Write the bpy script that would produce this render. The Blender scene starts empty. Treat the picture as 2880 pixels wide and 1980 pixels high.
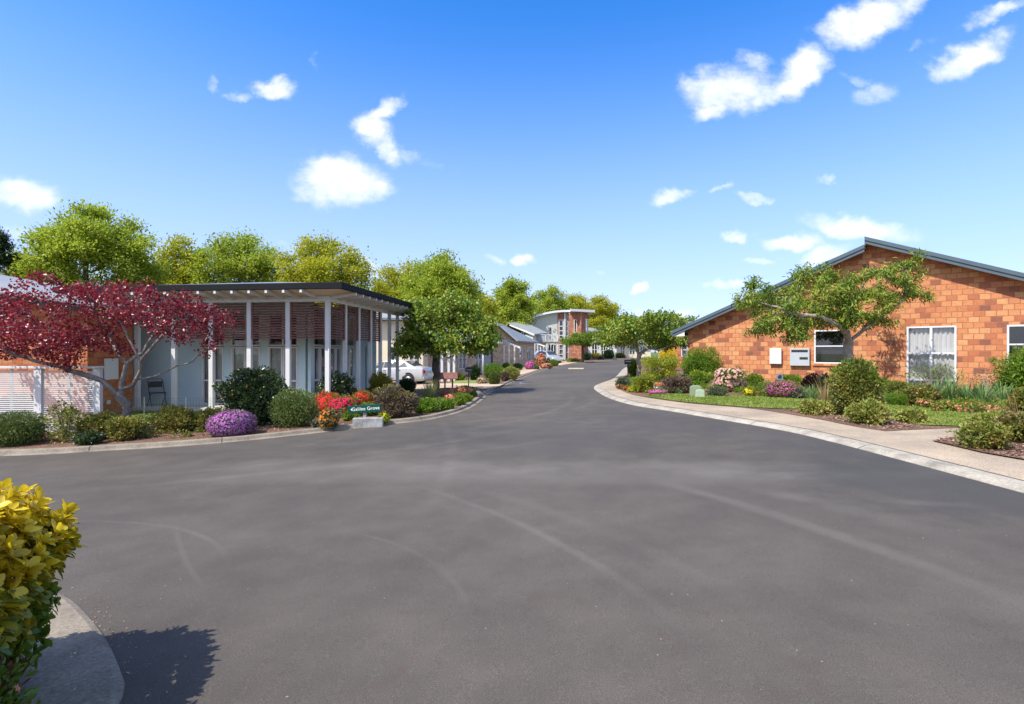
SKYS=0.15; EXPO=0.76; SAT=1.42; HUE=0.5; CLD=5.0; DUST=0.9; OZ=1.8; TINT=(.95,1.0,1.22)
import bpy, bmesh, math, random
import numpy as np
from mathutils import Vector, Matrix
random.seed(7); rng = np.random.default_rng(7)
R = math.radians; pi = math.pi
C = bpy.context.scene.collection
F = 1500.0; CX = 1440.0; CY = 990.0; H = 1.75          # camera constants in photo pixels

# ------------------------------------------------------------ terrain
def sst(a, b, v):
    t = min(1, max(0, (v-a)/(b-a))); return t*t*(3-2*t)
def T(x, y):
    return 0.35*math.tanh(x/10.0) + 0.35*sst(30, 110, y)
def ray(px, py): return ((px-CX)/F, 1.0, (CY-py)/F)
def G(px, py):
    """where the sight line through a photo pixel meets the terrain"""
    dx, _, dz = ray(px, py)
    lo, y = 0.5, 0.5
    while y < 400:
        if H+dz*y <= T(dx*y, y): break
        lo = y; y *= 1.02
    hi = y
    for _ in range(30):
        m = (lo+hi)/2
        if H+dz*m <= T(dx*m, m): hi = m
        else: lo = m
    return Vector((dx*hi, hi, T(dx*hi, hi)))
def D(px, py, dep):
    d = ray(px, py); return Vector((d[0]*dep, dep, H+d[2]*dep))
def onplane(px, py, P, u):
    """sight line against the vertical plane through P along unit u -> (distance along u, z)"""
    dx, _, dz = ray(px, py)
    # P + s*u = t*(dx,1)
    det = u[0]*(-1) - (-dx)*u[1]
    s = ((-P[0])*(-1) - (-dx)*(-P[1]))/det
    t = (u[0]*(-P[1]) - u[1]*(-P[0]))/det
    return s, H+dz*t

# ------------------------------------------------------------ materials
MATS = {}
def newmat(name):
    m = bpy.data.materials.new(name); m.use_nodes = True
    nt = m.node_tree; nt.nodes.clear()
    return m, nt, nt.nodes, nt.links
def nd(nt, t, **kw):
    n = nt.nodes.new(t)
    for k, v in kw.items():
        if k.startswith('i_'): n.inputs[k[2:].replace('_', ' ')].default_value = v
        else: setattr(n, k, v)
    return n
def ramp(nt, stops, interp='LINEAR'):
    r = nt.nodes.new('ShaderNodeValToRGB'); cr = r.color_ramp; cr.interpolation = interp
    while len(cr.elements) < len(stops): cr.elements.new(0.5)
    for e, (p, c) in zip(cr.elements, stops):
        e.position = p; e.color = (*c, 1) if len(c) == 3 else c
    return r
def finish(nt, col, rough=0.6, metal=0, bump=None, bstr=0.3, bdist=0.01, spec=0.4, trans=0, coat=0):
    b = nd(nt, 'ShaderNodeBsdfPrincipled')
    b.inputs['Roughness'].default_value = rough; b.inputs['Metallic'].default_value = metal
    b.inputs['Specular IOR Level'].default_value = spec
    b.inputs['Coat Weight'].default_value = coat
    if isinstance(col, tuple): b.inputs['Base Color'].default_value = (*col, 1)
    else: nt.links.new(col, b.inputs['Base Color'])
    if bump is not None:
        bn = nd(nt, 'ShaderNodeBump'); bn.inputs['Strength'].default_value = bstr; bn.inputs['Distance'].default_value = bdist
        nt.links.new(bump, bn.inputs['Height']); nt.links.new(bn.outputs[0], b.inputs['Normal'])
    out = nd(nt, 'ShaderNodeOutputMaterial')
    if trans:
        tr = nd(nt, 'ShaderNodeBsdfTranslucent'); mx = nd(nt, 'ShaderNodeMixShader'); mx.inputs[0].default_value = trans
        if isinstance(col, tuple): tr.inputs[0].default_value = (*col, 1)
        else: nt.links.new(col, tr.inputs[0])
        nt.links.new(b.outputs[0], mx.inputs[1]); nt.links.new(tr.outputs[0], mx.inputs[2]); nt.links.new(mx.outputs[0], out.inputs[0])
    else: nt.links.new(b.outputs[0], out.inputs[0])
    return b
def noise(nt, scale, detail=4, rough=0.6, coord='Object', dist=0):
    tc = nd(nt, 'ShaderNodeTexCoord'); n = nd(nt, 'ShaderNodeTexNoise')
    n.inputs['Scale'].default_value = scale; n.inputs['Detail'].default_value = detail
    n.inputs['Roughness'].default_value = rough; n.inputs['Distortion'].default_value = dist
    nt.links.new(tc.outputs[coord], n.inputs['Vector']); return n
def mat_plain(name, col, rough=0.6, var=0.12, scale=3.0, metal=0, spec=0.4, bstr=0.0, bscale=60, coat=0):
    if name in MATS: return MATS[name]
    m, nt, N, L = newmat(name)
    n = noise(nt, scale, 6, 0.65)
    a = tuple(c*(1-var) for c in col); b = tuple(min(1, c*(1+var)) for c in col)
    r = ramp(nt, [(0.3, a), (0.7, b)]); L.new(n.outputs[0], r.inputs[0])
    bp = None
    if bstr: bp = noise(nt, bscale, 5).outputs[0]
    finish(nt, r.outputs[0], rough, metal, bp, bstr, 0.005, spec, coat=coat)
    MATS[name] = m; return m
def mat_leaf(name, cols, rough=0.5, trans=0.35, spec=0.35):
    """leaf colour varies from leaf to leaf (random per island)"""
    if name in MATS: return MATS[name]
    m, nt, N, L = newmat(name)
    g = nd(nt, 'ShaderNodeNewGeometry')
    k = len(cols); r = ramp(nt, [(i/(k-1) if k > 1 else 0, c) for i, c in enumerate(cols)])
    n = noise(nt, 1.1, 2)
    mth = nd(nt, 'ShaderNodeMath', operation='MULTIPLY_ADD'); mth.inputs[1].default_value = 0.6
    sb = nd(nt, 'ShaderNodeMath', operation='MULTIPLY_ADD'); sb.inputs[1].default_value = 1.3; sb.inputs[2].default_value = -0.45
    L.new(n.outputs[0], sb.inputs[0]); L.new(g.outputs['Random Per Island'], mth.inputs[0]); L.new(sb.outputs[0], mth.inputs[2])
    L.new(mth.outputs[0], r.inputs[0])
    finish(nt, r.outputs[0], rough, 0, None, spec=spec, trans=trans)
    MATS[name] = m; return m
def mat_brick(name, cols, mortar, bw=0.3, bh=0.2, ms=0.008):
    if name in MATS: return MATS[name]
    m, nt, N, L = newmat(name)
    uv = nd(nt, 'ShaderNodeUVMap'); b = nd(nt, 'ShaderNodeTexBrick')
    b.inputs['Scale'].default_value = 1; b.inputs['Brick Width'].default_value = bw; b.inputs['Row Height'].default_value = bh
    b.inputs['Mortar Size'].default_value = ms; b.inputs['Mortar Smooth'].default_value = 0.3
    b.inputs['Color1'].default_value = (0, 0, 0, 1); b.inputs['Color2'].default_value = (1, 1, 1, 1); b.inputs['Mortar'].default_value = (.5, .5, .5, 1)
    b.inputs['Bias'].default_value = 0
    # wobble the joints a little: hand-laid
    nz = noise(nt, 5, 3, coord='UV'); vs = nd(nt, 'ShaderNodeVectorMath', operation='MULTIPLY_ADD')
    vs.inputs[1].default_value = (0.018, 0.018, 0); L.new(nz.outputs[1], vs.inputs[0]); L.new(uv.outputs[0], vs.inputs[2])
    L.new(vs.outputs[0], b.inputs['Vector'])
    k = len(cols); r = ramp(nt, [((i+0.0)/(k-1), c) for i, c in enumerate(cols)]); L.new(b.outputs['Color'], r.inputs[0])
    n2 = noise(nt, 9, 6, 0.75, coord='UV'); r2 = ramp(nt, [(0.3, (0.80, 0.76, 0.74)), (0.62, (1.08, 1.07, 1.06))]); L.new(n2.outputs[0], r2.inputs[0])
    mul = nd(nt, 'ShaderNodeMix', data_type='RGBA', blend_type='MULTIPLY'); mul.inputs[0].default_value = 0.9
    L.new(r.outputs[0], mul.inputs[6]); L.new(r2.outputs[0], mul.inputs[7])
    mx = nd(nt, 'ShaderNodeMix', data_type='RGBA'); L.new(b.outputs['Fac'], mx.inputs[0]); L.new(mul.outputs[2], mx.inputs[6]); mx.inputs[7].default_value = (*mortar, 1)
    inv = nd(nt, 'ShaderNodeMath', operation='MULTIPLY_ADD'); inv.inputs[1].default_value = -1.0; L.new(b.outputs['Fac'], inv.inputs[0])
    nn = noise(nt, 30, 4, coord='UV'); nm = nd(nt, 'ShaderNodeMath', operation='MULTIPLY'); nm.inputs[1].default_value = 0.5; L.new(nn.outputs[0], nm.inputs[0]); L.new(nm.outputs[0], inv.inputs[2])
    finish(nt, mx.outputs[2], 0.85, 0, inv.outputs[0], 0.9, 0.012, 0.2)
    MATS[name] = m; return m
def mat_kerb(name, col, joint=2.4):
    m, nt, N, L = newmat(name); uv = nd(nt, 'ShaderNodeUVMap'); sp = nd(nt, 'ShaderNodeSeparateXYZ'); L.new(uv.outputs[0], sp.inputs[0])
    md = nd(nt, 'ShaderNodeMath', operation='MODULO'); md.inputs[1].default_value = joint; L.new(sp.outputs[0], md.inputs[0])
    jt = nd(nt, 'ShaderNodeMath', operation='LESS_THAN'); jt.inputs[1].default_value = .018; L.new(md.outputs[0], jt.inputs[0])
    n1 = noise(nt, 2.2, 6, .7); n2_ = noise(nt, 45, 5, .7)
    r = ramp(nt, [(.28, tuple(c*.55 for c in col)), (.5, col), (.72, tuple(c*1.25 for c in col))]); L.new(n1.outputs[0], r.inputs[0])
    r2 = ramp(nt, [(.3, (.65, .65, .65)), (.7, (1.3, 1.3, 1.3))]); L.new(n2_.outputs[0], r2.inputs[0])
    mm = nd(nt, 'ShaderNodeMix', data_type='RGBA', blend_type='MULTIPLY'); mm.inputs[0].default_value = 1; L.new(r.outputs[0], mm.inputs[6]); L.new(r2.outputs[0], mm.inputs[7])
    mj = nd(nt, 'ShaderNodeMix', data_type='RGBA'); L.new(jt.outputs[0], mj.inputs[0]); L.new(mm.outputs[2], mj.inputs[6]); mj.inputs[7].default_value = (.04, .035, .03, 1)
    finish(nt, mj.outputs[2], .9, 0, n2_.outputs[0], .5, .006, .2); MATS[name] = m; return m
def mat_glass(name='window_glass', tint=(0.02, 0.025, 0.03), t=0.85):
    if name in MATS: return MATS[name]
    m, nt, N, L = newmat(name)
    tr = nd(nt, 'ShaderNodeBsdfTransparent'); tr.inputs[0].default_value = (t, t, t, 1)
    gl = nd(nt, 'ShaderNodeBsdfGlossy'); gl.inputs['Roughness'].default_value = 0.02; gl.inputs[0].default_value = (.9, .95, 1, 1)
    lw = nd(nt, 'ShaderNodeLayerWeight'); lw.inputs[0].default_value = .5; fr = nd(nt, 'ShaderNodeMath', operation='POWER'); fr.inputs[1].default_value = 4; L.new(lw.outputs['Facing'], fr.inputs[0])
    ad = nd(nt, 'ShaderNodeMath', operation='ADD'); ad.inputs[1].default_value = 0.06; L.new(fr.outputs[0], ad.inputs[0])
    mx = nd(nt, 'ShaderNodeMixShader'); L.new(ad.outputs[0], mx.inputs[0]); L.new(tr.outputs[0], mx.inputs[1]); L.new(gl.outputs[0], mx.inputs[2])
    o = nd(nt, 'ShaderNodeOutputMaterial'); L.new(mx.outputs[0], o.inputs[0]); MATS[name] = m; return m
def mat_metal_roof(name, col, ribs=5.0, axis='X', rough=0.45):
    if name in MATS: return MATS[name]
    m, nt, N, L = newmat(name)
    tc = nd(nt, 'ShaderNodeTexCoord'); w = nd(nt, 'ShaderNodeTexWave', bands_direction=axis); w.inputs['Scale'].default_value = ribs
    L.new(tc.outputs['Object'], w.inputs['Vector'])
    n = noise(nt, 1.2, 5, 0.7); r = ramp(nt, [(0.3, tuple(c*.82 for c in col)), (0.7, tuple(c*1.12 for c in col))]); L.new(n.outputs[0], r.inputs[0])
    finish(nt, r.outputs[0], rough, 0, w.outputs[0], 0.6, 0.02, 0.5); MATS[name] = m; return m

def mat_asphalt():
    m, nt, N, L = newmat('asphalt')
    g = nd(nt, 'ShaderNodeTexCoord')
    big = noise(nt, 0.22, 5, 0.6, dist=0.6); mid = noise(nt, 1.6, 5, 0.65); fine = noise(nt, 170, 3, 0.7)
    r0 = ramp(nt, [(0.32, (0.060, 0.0524, 0.0435)), (0.68, (0.094, 0.0825, 0.0685))]); L.new(big.outputs[0], r0.inputs[0])
    r1 = ramp(nt, [(0.25, (0.80, 0.80, 0.81)), (0.75, (1.16, 1.15, 1.13))]); L.new(mid.outputs[0], r1.inputs[0])
    r2 = ramp(nt, [(0.28, (0.45, 0.45, 0.45)), (0.5, (1.0, 1.0, 1.0)), (0.70, (2.1, 2.05, 2.0))]); L.new(fine.outputs[0], r2.inputs[0])
    m1 = nd(nt, 'ShaderNodeMix', data_type='RGBA', blend_type='MULTIPLY'); m1.inputs[0].default_value = 1; L.new(r0.outputs[0], m1.inputs[6]); L.new(r1.outputs[0], m1.inputs[7])
    m2 = nd(nt, 'ShaderNodeMix', data_type='RGBA', blend_type='MULTIPLY'); m2.inputs[0].default_value = 0.75; L.new(m1.outputs[2], m2.inputs[6]); L.new(r2.outputs[0], m2.inputs[7])
    last = m2.outputs[2]
    # worn wheel tracks: rings round turning centres, broken up by noise
    brk = noise(nt, 0.5, 4, 0.6)
    wob = noise(nt, 0.15, 2); wv = nd(nt, 'ShaderNodeVectorMath', operation='MULTIPLY_ADD'); wv.inputs[1].default_value = (0.5, 0.5, 0)
    L.new(wob.outputs[1], wv.inputs[0]); L.new(g.outputs['Object'], wv.inputs[2])
    def circ(p, q, r):
        ax, ay, bx, by, cx, cy = p[0], p[1], q[0], q[1], r[0], r[1]; d = 2*(ax*(by-cy)+bx*(cy-ay)+cx*(ay-by))
        ux = ((ax*ax+ay*ay)*(by-cy)+(bx*bx+by*by)*(cy-ay)+(cx*cx+cy*cy)*(ay-by))/d; uy = ((ax*ax+ay*ay)*(cx-bx)+(bx*bx+by*by)*(ax-cx)+(cx*cx+cy*cy)*(bx-ax))/d
        return ux, uy, math.hypot(ax-ux, ay-uy)
    tracks = [ # three points along each worn line, half width, strength
      ((1190, 1378), (1476, 1476), (1860, 1718), .05, .55), ((1300, 1370), (1640, 1470), (2050, 1660), .09, .22), ((1935, 1377), (2233, 1464), (2880, 1700), .10, .45), ((2100, 1370), (2450, 1450), (2880, 1580), .16, .25),
      ((300, 1345), (950, 1285), (1500, 1200), .12, .35), ((300, 1375), (1000, 1305), (1620, 1230), .12, .3), ((250, 1470), (420, 1480), (620, 1560), .03, .35), ((1390, 1180), (1610, 1150), (1640, 1110), .14, .3), ((1500, 1170), (1590, 1140), (1600, 1105), .12, .3),
      ((2000, 1330), (2400, 1340), (2640, 1330), .22, .5), ((2500, 1410), (2650, 1420), (2780, 1425), .10, .55), ((560, 1312), (1400, 1318), (2300, 1326), .55, .75), ((420, 1345), (1200, 1350), (1900, 1352), .28, .35), ((1240, 1185), (1270, 1260), (1252, 1330), .10, .28), ((1000, 1500), (1180, 1560), (1300, 1700), .03, .3), ((480, 1490), (500, 1560), (560, 1640), .025, .3)]
    for (pa, pb, pc, w, st_) in tracks:
        A, B_, C_ = G(*pa), G(*pb), G(*pc); cx, cy, rad = circ(A, B_, C_); half = max((A-B_).length, (C_-B_).length)
        d = nd(nt, 'ShaderNodeVectorMath', operation='DISTANCE'); L.new(wv.outputs[0], d.inputs[0]); d.inputs[1].default_value = (cx+.25, cy+.25, 0)
        a = nd(nt, 'ShaderNodeMath', operation='SUBTRACT'); L.new(d.outputs['Value'], a.inputs[0]); a.inputs[1].default_value = rad
        ab = nd(nt, 'ShaderNodeMath', operation='ABSOLUTE'); L.new(a.outputs[0], ab.inputs[0])
        mr = nd(nt, 'ShaderNodeMapRange', interpolation_type='SMOOTHSTEP'); L.new(ab.outputs[0], mr.inputs[0])
        mr.inputs[1].default_value = w*.2; mr.inputs[2].default_value = w*1.6; mr.inputs[3].default_value = st_*.58; mr.inputs[4].default_value = 0
        d2 = nd(nt, 'ShaderNodeVectorMath', operation='DISTANCE'); L.new(wv.outputs[0], d2.inputs[0]); d2.inputs[1].default_value = (B_.x+.25, B_.y+.25, 0)
        m3 = nd(nt, 'ShaderNodeMapRange', interpolation_type='SMOOTHSTEP'); L.new(d2.outputs['Value'], m3.inputs[0]); m3.inputs[1].default_value = half*1.25; m3.inputs[2].default_value = half*.55
        bm = nd(nt, 'ShaderNodeMapRange'); L.new(brk.outputs[0], bm.inputs[0]); bm.inputs[1].default_value = .25; bm.inputs[2].default_value = .62
        ml = nd(nt, 'ShaderNodeMath', operation='MULTIPLY'); L.new(mr.outputs[0], ml.inputs[0]); L.new(bm.outputs[0], ml.inputs[1])
        mq = nd(nt, 'ShaderNodeMath', operation='MULTIPLY'); L.new(ml.outputs[0], mq.inputs[0]); L.new(m3.outputs[0], mq.inputs[1])
        mx = nd(nt, 'ShaderNodeMix', data_type='RGBA', blend_type='MIX'); L.new(mq.outputs[0], mx.inputs[0]); L.new(last, mx.inputs[6]); mx.inputs[7].default_value = (0.175, 0.16, 0.14, 1)
        last = mx.outputs[2]
    for (px_, py_, rr_, st_) in [(2620, 1345, 1.7, .6), (2420, 1268, 1.3, .5), (1900, 1180, 2.2, .35), (2200, 1225, 1.5, .35), (1500, 1230, 2.6, .25), (700, 1262, 1.5, .3), (1150, 1222, 1.8, .3)]:  # darker patches round set points, edges broken up by noise
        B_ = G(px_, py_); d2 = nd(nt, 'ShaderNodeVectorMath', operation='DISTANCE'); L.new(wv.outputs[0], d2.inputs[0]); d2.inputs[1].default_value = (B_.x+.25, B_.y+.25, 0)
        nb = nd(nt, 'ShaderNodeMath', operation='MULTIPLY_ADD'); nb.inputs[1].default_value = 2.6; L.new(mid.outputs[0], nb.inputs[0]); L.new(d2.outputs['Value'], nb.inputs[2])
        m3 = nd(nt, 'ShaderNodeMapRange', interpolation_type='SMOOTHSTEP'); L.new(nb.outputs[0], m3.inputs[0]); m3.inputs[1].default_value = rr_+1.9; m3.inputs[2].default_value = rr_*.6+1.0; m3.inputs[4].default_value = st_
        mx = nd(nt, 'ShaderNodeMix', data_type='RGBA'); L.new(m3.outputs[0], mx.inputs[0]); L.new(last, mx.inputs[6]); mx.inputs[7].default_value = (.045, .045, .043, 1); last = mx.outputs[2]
    # brownish stains
    sn = noise(nt, 1.1, 6, 0.7, dist=1.5); sr = ramp(nt, [(0.60, (0, 0, 0)), (0.74, (.5, .5, .5))]); L.new(sn.outputs[0], sr.inputs[0])
    sm = nd(nt, 'ShaderNodeMix', data_type='RGBA'); L.new(sr.outputs[0], sm.inputs[0]); L.new(last, sm.inputs[6]); sm.inputs[7].default_value = (.075, .055, .04, 1); last = sm.outputs[2]
    # pale chips of stone
    v = nd(nt, 'ShaderNodeTexVoronoi'); v.inputs['Scale'].default_value = 7; L.new(g.outputs['Object'], v.inputs['Vector'])
    vr = ramp(nt, [(0.0, (1, 1, 1)), (0.028, (1, 1, 1)), (0.04, (0, 0, 0))]); L.new(v.outputs['Distance'], vr.inputs[0])
    vm = nd(nt, 'ShaderNodeMix', data_type='RGBA'); L.new(vr.outputs[0], vm.inputs[0]); L.new(last, vm.inputs[6]); vm.inputs[7].default_value = (0.3, .28, .25, 1)
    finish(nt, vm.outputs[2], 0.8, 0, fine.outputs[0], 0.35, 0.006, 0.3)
    return m
def mat_two(name, scale, c1, c2, c3, rough=0.9, bstr=0.5, bdist=0.02, big=0.6, thr=(0.35, 0.5, 0.68)):
    if name in MATS: return MATS[name]
    m, nt, N, L = newmat(name)
    f = noise(nt, scale, 6, 0.7); b = noise(nt, big, 4, 0.6)
    r = ramp(nt, [(thr[0], c1), (thr[1], c2), (thr[2], c3)]); L.new(f.outputs[0], r.inputs[0])
    rb = ramp(nt, [(0.3, (0.72, 0.73, 0.74)), (0.7, (1.2, 1.17, 1.14))]); L.new(b.outputs[0], rb.inputs[0])
    mm = nd(nt, 'ShaderNodeMix', data_type='RGBA', blend_type='MULTIPLY'); mm.inputs[0].default_value = 1; L.new(r.outputs[0], mm.inputs[6]); L.new(rb.outputs[0], mm.inputs[7])
    finish(nt, mm.outputs[2], rough, 0, f.outputs[0], bstr, bdist, 0.25); MATS[name] = m; return m

# ------------------------------------------------------------ object helpers
def put(o, parent=None, label=None, cat=None, group=None, kind=None):
    C.objects.link(o)
    if parent is not None: o.parent = parent
    if label: o['label'] = label
    if cat: o['category'] = cat
    if group: o['group'] = group
    if kind: o['kind'] = kind
    return o
def thing(name, label, cat, loc=(0, 0, 0), rz=0, group=None):
    o = bpy.data.objects.new(name, None); o.empty_display_size = 0.2
    o.location = loc; o.rotation_euler = (0, 0, rz)
    return put(o, None, label, cat, group)
def add_uv(me):
    nl = len(me.loops)
    if not nl: return
    co = np.empty(len(me.vertices)*3); me.vertices.foreach_get('co', co); co = co.reshape(-1, 3)
    vi = np.empty(nl, np.int32); me.loops.foreach_get('vertex_index', vi)
    nf = len(me.polygons); nr = np.empty(nf*3); me.polygons.foreach_get('normal', nr); nr = nr.reshape(-1, 3)
    lt = np.empty(nf, np.int32); me.polygons.foreach_get('loop_total', lt)
    ln = np.repeat(nr, lt, axis=0); p = co[vi]; a = np.abs(ln)
    u = np.where(a[:, 0] > a[:, 1], p[:, 1], p[:, 0]); v = p[:, 2].copy()
    top = a[:, 2] > 0.9; u[top] = p[top, 0]; v[top] = p[top, 1]
    l = me.uv_layers.new(name='UVMap'); l.data.foreach_set('uv', np.stack([u+50, v+50], 1).ravel())
class MB:
    def __init__(s): s.v = []; s.f = []
    def add(s, vs, fs):
        b = len(s.v); s.v += [tuple(p) for p in vs]; s.f += [tuple(i+b for i in f) for f in fs]; return s
    def box(s, x0, y0, z0, x1, y1, z1):
        return s.add([(x0, y0, z0), (x1, y0, z0), (x1, y1, z0), (x0, y1, z0), (x0, y0, z1), (x1, y0, z1), (x1, y1, z1), (x0, y1, z1)],
                     [(3, 2, 1, 0), (4, 5, 6, 7), (0, 1, 5, 4), (1, 2, 6, 5), (2, 3, 7, 6), (3, 0, 4, 7)])
    def bar(s, p, q, w, h=None, up=(0, 0, 1)):
        p = Vector(p); q = Vector(q); d = (q-p).normalized(); h = w if h is None else h
        u = Vector(up)
        if abs(d.dot(u)) > .97: u = Vector((0, 1, 0))
        sd = d.cross(u).normalized(); u = sd.cross(d).normalized(); sd *= w/2; u *= h/2
        vs = [p-sd-u, p+sd-u, p+sd+u, p-sd+u, q-sd-u, q+sd-u, q+sd+u, q-sd+u]
        return s.add(vs, [(0, 1, 2, 3), (7, 6, 5, 4), (0, 4, 5, 1), (1, 5, 6, 2), (2, 6, 7, 3), (3, 7, 4, 0)])
    def tube(s, pts, rad, n=8, cap=True):
        pts = [Vector(p) for p in pts]
        if not hasattr(rad, '__len__'): rad = [rad]*len(pts)
        rings = []; u = None
        for i, p in enumerate(pts):
            d = (pts[min(i+1, len(pts)-1)]-pts[max(i-1, 0)]).normalized()
            if u is None:
                u = Vector((1, 0, 0)) if abs(d.x) < .9 else Vector((0, 1, 0))
            u = (u-d*u.dot(d)).normalized(); w = d.cross(u)
            rings.append([p+(u*math.cos(2*pi*k/n)+w*math.sin(2*pi*k/n))*rad[i] for k in range(n)])
        vs = [v for r in rings for v in r]; fs = []
        for i in range(len(pts)-1):
            for k in range(n):
                a = i*n+k; b = i*n+(k+1) % n; fs.append((a, b, b+n, a+n))
        if cap:
            fs.append(tuple(range(n-1, -1, -1))); fs.append(tuple(range((len(pts)-1)*n, len(pts)*n)))
        return s.add(vs, fs)
    def lathe(s, prof, n=16, c=(0, 0, 0)):
        vs = []; fs = []
        for (r, z) in prof:
            for k in range(n): vs.append((c[0]+r*math.cos(2*pi*k/n), c[1]+r*math.sin(2*pi*k/n), c[2]+z))
        for i in range(len(prof)-1):
            for k in range(n):
                a = i*n+k; b = i*n+(k+1) % n; fs.append((a, b, b+n, a+n))
        return s.add(vs, fs)
    def prism(s, outline, y0, y1):
        """outline in the x-z plane, extruded along y"""
        n = len(outline)
        vs = [(x, y0, z) for x, z in outline]+[(x, y1, z) for x, z in outline]
        fs = [tuple(range(n)), tuple(range(2*n-1, n-1, -1))]+[(i, i+n, (i+1) % n+n, (i+1) % n) for i in range(n)]
        return s.add(vs, fs)
    def slab(s, quad, th):
        """a sloping sheet of real thickness from its top corners"""
        n = len(quad); q = [Vector(p) for p in quad]
        vs = q+[p-Vector((0, 0, th)) for p in q]
        fs = [tuple(range(n)), tuple(range(2*n-1, n-1, -1))]+[(i, (i+1) % n, (i+1) % n+n, i+n) for i in range(n)]
        return s.add(vs, fs)
    def build(s, name, m, parent=None, smooth=False, bevel=0, **kw):
        me = bpy.data.meshes.new(name); me.from_pydata(s.v, [], s.f); me.update()
        bm = bmesh.new(); bm.from_mesh(me); bmesh.ops.recalc_face_normals(bm, faces=bm.faces); bm.to_mesh(me); bm.free()
        add_uv(me); me.materials.append(m)
        if smooth:
            for p in me.polygons: p.use_smooth = True
        o = put(bpy.data.objects.new(name, me), parent, **kw)
        if bevel:
            md = o.modifiers.new('bevel', 'BEVEL'); md.width = bevel; md.segments = 2; md.limit_method = 'ANGLE'; md.angle_limit = R(40)
        return o

def wall(name, m, parent, outline, holes, y=0.0, th=0.12, axis='x', **kw):
    """a wall in the x-z (or y-z) plane with real openings"""
    bm = bmesh.new()
    f = bm.faces.new([bm.verts.new((a, 0, b)) for a, b in outline])
    cuts = set()
    for (a0, b0, a1, b1) in holes:
        for a in (a0, a1): cuts.add(('x', a))
        for b in (b0, b1): cuts.add(('z', b))
    for ax, v in cuts:
        co = (v, 0, 0) if ax == 'x' else (0, 0, v); no = (1, 0, 0) if ax == 'x' else (0, 0, 1)
        bmesh.ops.bisect_plane(bm, geom=bm.verts[:]+bm.edges[:]+bm.faces[:], plane_co=co, plane_no=no)
    kill = []
    for f in bm.faces:
        c = f.calc_center_median()
        if any(a0 < c.x < a1 and b0 < c.z < b1 for a0, b0, a1, b1 in holes): kill.append(f)
    bmesh.ops.delete(bm, geom=kill, context='FACES')
    ex = bmesh.ops.extrude_face_region(bm, geom=bm.faces[:])
    for e in ex['geom']:
        if isinstance(e, bmesh.types.BMVert): e.co.y += th
    for v in bm.verts:
        if axis == 'x': v.co.y += y
        else: v.co = Vector((y - v.co.y if False else y + v.co.y, v.co.x, v.co.z))
    bmesh.ops.recalc_face_normals(bm, faces=bm.faces)
    me = bpy.data.meshes.new(name); bm.to_mesh(me); bm.free(); add_uv(me); me.materials.append(m)
    return put(bpy.data.objects.new(name, me), parent, **kw)

# ------------------------------------------------------------ ground sheets
def cutgrid(bm, x0, x1, y0, y1):
    y = math.floor(y0)
    ys = []
    while y < y1:
        ys.append(y); y += 1 if y < 40 else 3
    x = math.floor(x0); xs = []
    while x < x1:
        xs.append(x); x += 1 if abs(x) < 30 else 4
    for v in xs: bmesh.ops.bisect_plane(bm, geom=bm.verts[:]+bm.edges[:]+bm.faces[:], plane_co=(v, 0, 0), plane_no=(1, 0, 0))
    for v in ys: bmesh.ops.bisect_plane(bm, geom=bm.verts[:]+bm.edges[:]+bm.faces[:], plane_co=(0, v, 0), plane_no=(0, 1, 0))
def sheet(name, pts, dz, m, **kw):
    bm = bmesh.new(); bm.faces.new([bm.verts.new((p[0], p[1], 0)) for p in pts])
    bmesh.ops.triangulate(bm, faces=bm.faces[:])
    xs = [p[0] for p in pts]; ys = [p[1] for p in pts]
    cutgrid(bm, min(xs), max(xs), min(ys), max(ys))
    for v in bm.verts: v.co.z = T(v.co.x, v.co.y)+dz
    bmesh.ops.recalc_face_normals(bm, faces=bm.faces)
    for f in bm.faces:
        if f.normal.z < 0: f.normal_flip()
    me = bpy.data.meshes.new(name); bm.to_mesh(me); bm.free(); me.materials.append(m)
    return put(bpy.data.objects.new(name, me), None, **kw)
def smoothline(pts, it=2):
    pts = [Vector((p[0], p[1])) for p in pts]
    for _ in range(it):
        q = [pts[0]]
        for a, b in zip(pts, pts[1:]): q += [a*.75+b*.25, a*.25+b*.75]
        q.append(pts[-1]); pts = q
    return pts
def offset(pts, d):
    out = []
    for i, p in enumerate(pts):
        t = (pts[min(i+1, len(pts)-1)]-pts[max(i-1, 0)]).normalized(); n = Vector((-t.y, t.x)); out.append(p+n*d)
    return out
def sweep(name, pts, prof, m, **kw):
    """profile (offset to the left of travel, height) swept on the terrain"""
    pts2 = []
    for a, b in zip(pts, pts[1:]):
        k = max(1, int((b-a).length/0.7)); pts2 += [a.lerp(b, i/k) for i in range(k)]
    pts2.append(pts[-1]); mb = MB(); n = len(prof); vs = []; fs = []
    for i, p in enumerate(pts2):
        t = (pts2[min(i+1, len(pts2)-1)]-pts2[max(i-1, 0)]).normalized(); nn = Vector((-t.y, t.x))
        for (o, h) in prof:
            q = p+nn*o; vs.append((q.x, q.y, T(p.x, p.y)+h))
    for i in range(len(pts2)-1):
        for k in range(n-1):
            a = i*n+k; fs.append((a, a+1, a+1+n, a+n))
    mb.add(vs, fs); o = mb.build(name, m, **kw)
    ln = [0]
    for a, b in zip(pts2, pts2[1:]): ln.append(ln[-1]+(b-a).length)
    uv = o.data.uv_layers.active.data
    for lp in o.data.loops: uv[lp.index].uv = (ln[lp.vertex_index//n], lp.vertex_index % n)
    return o

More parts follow.
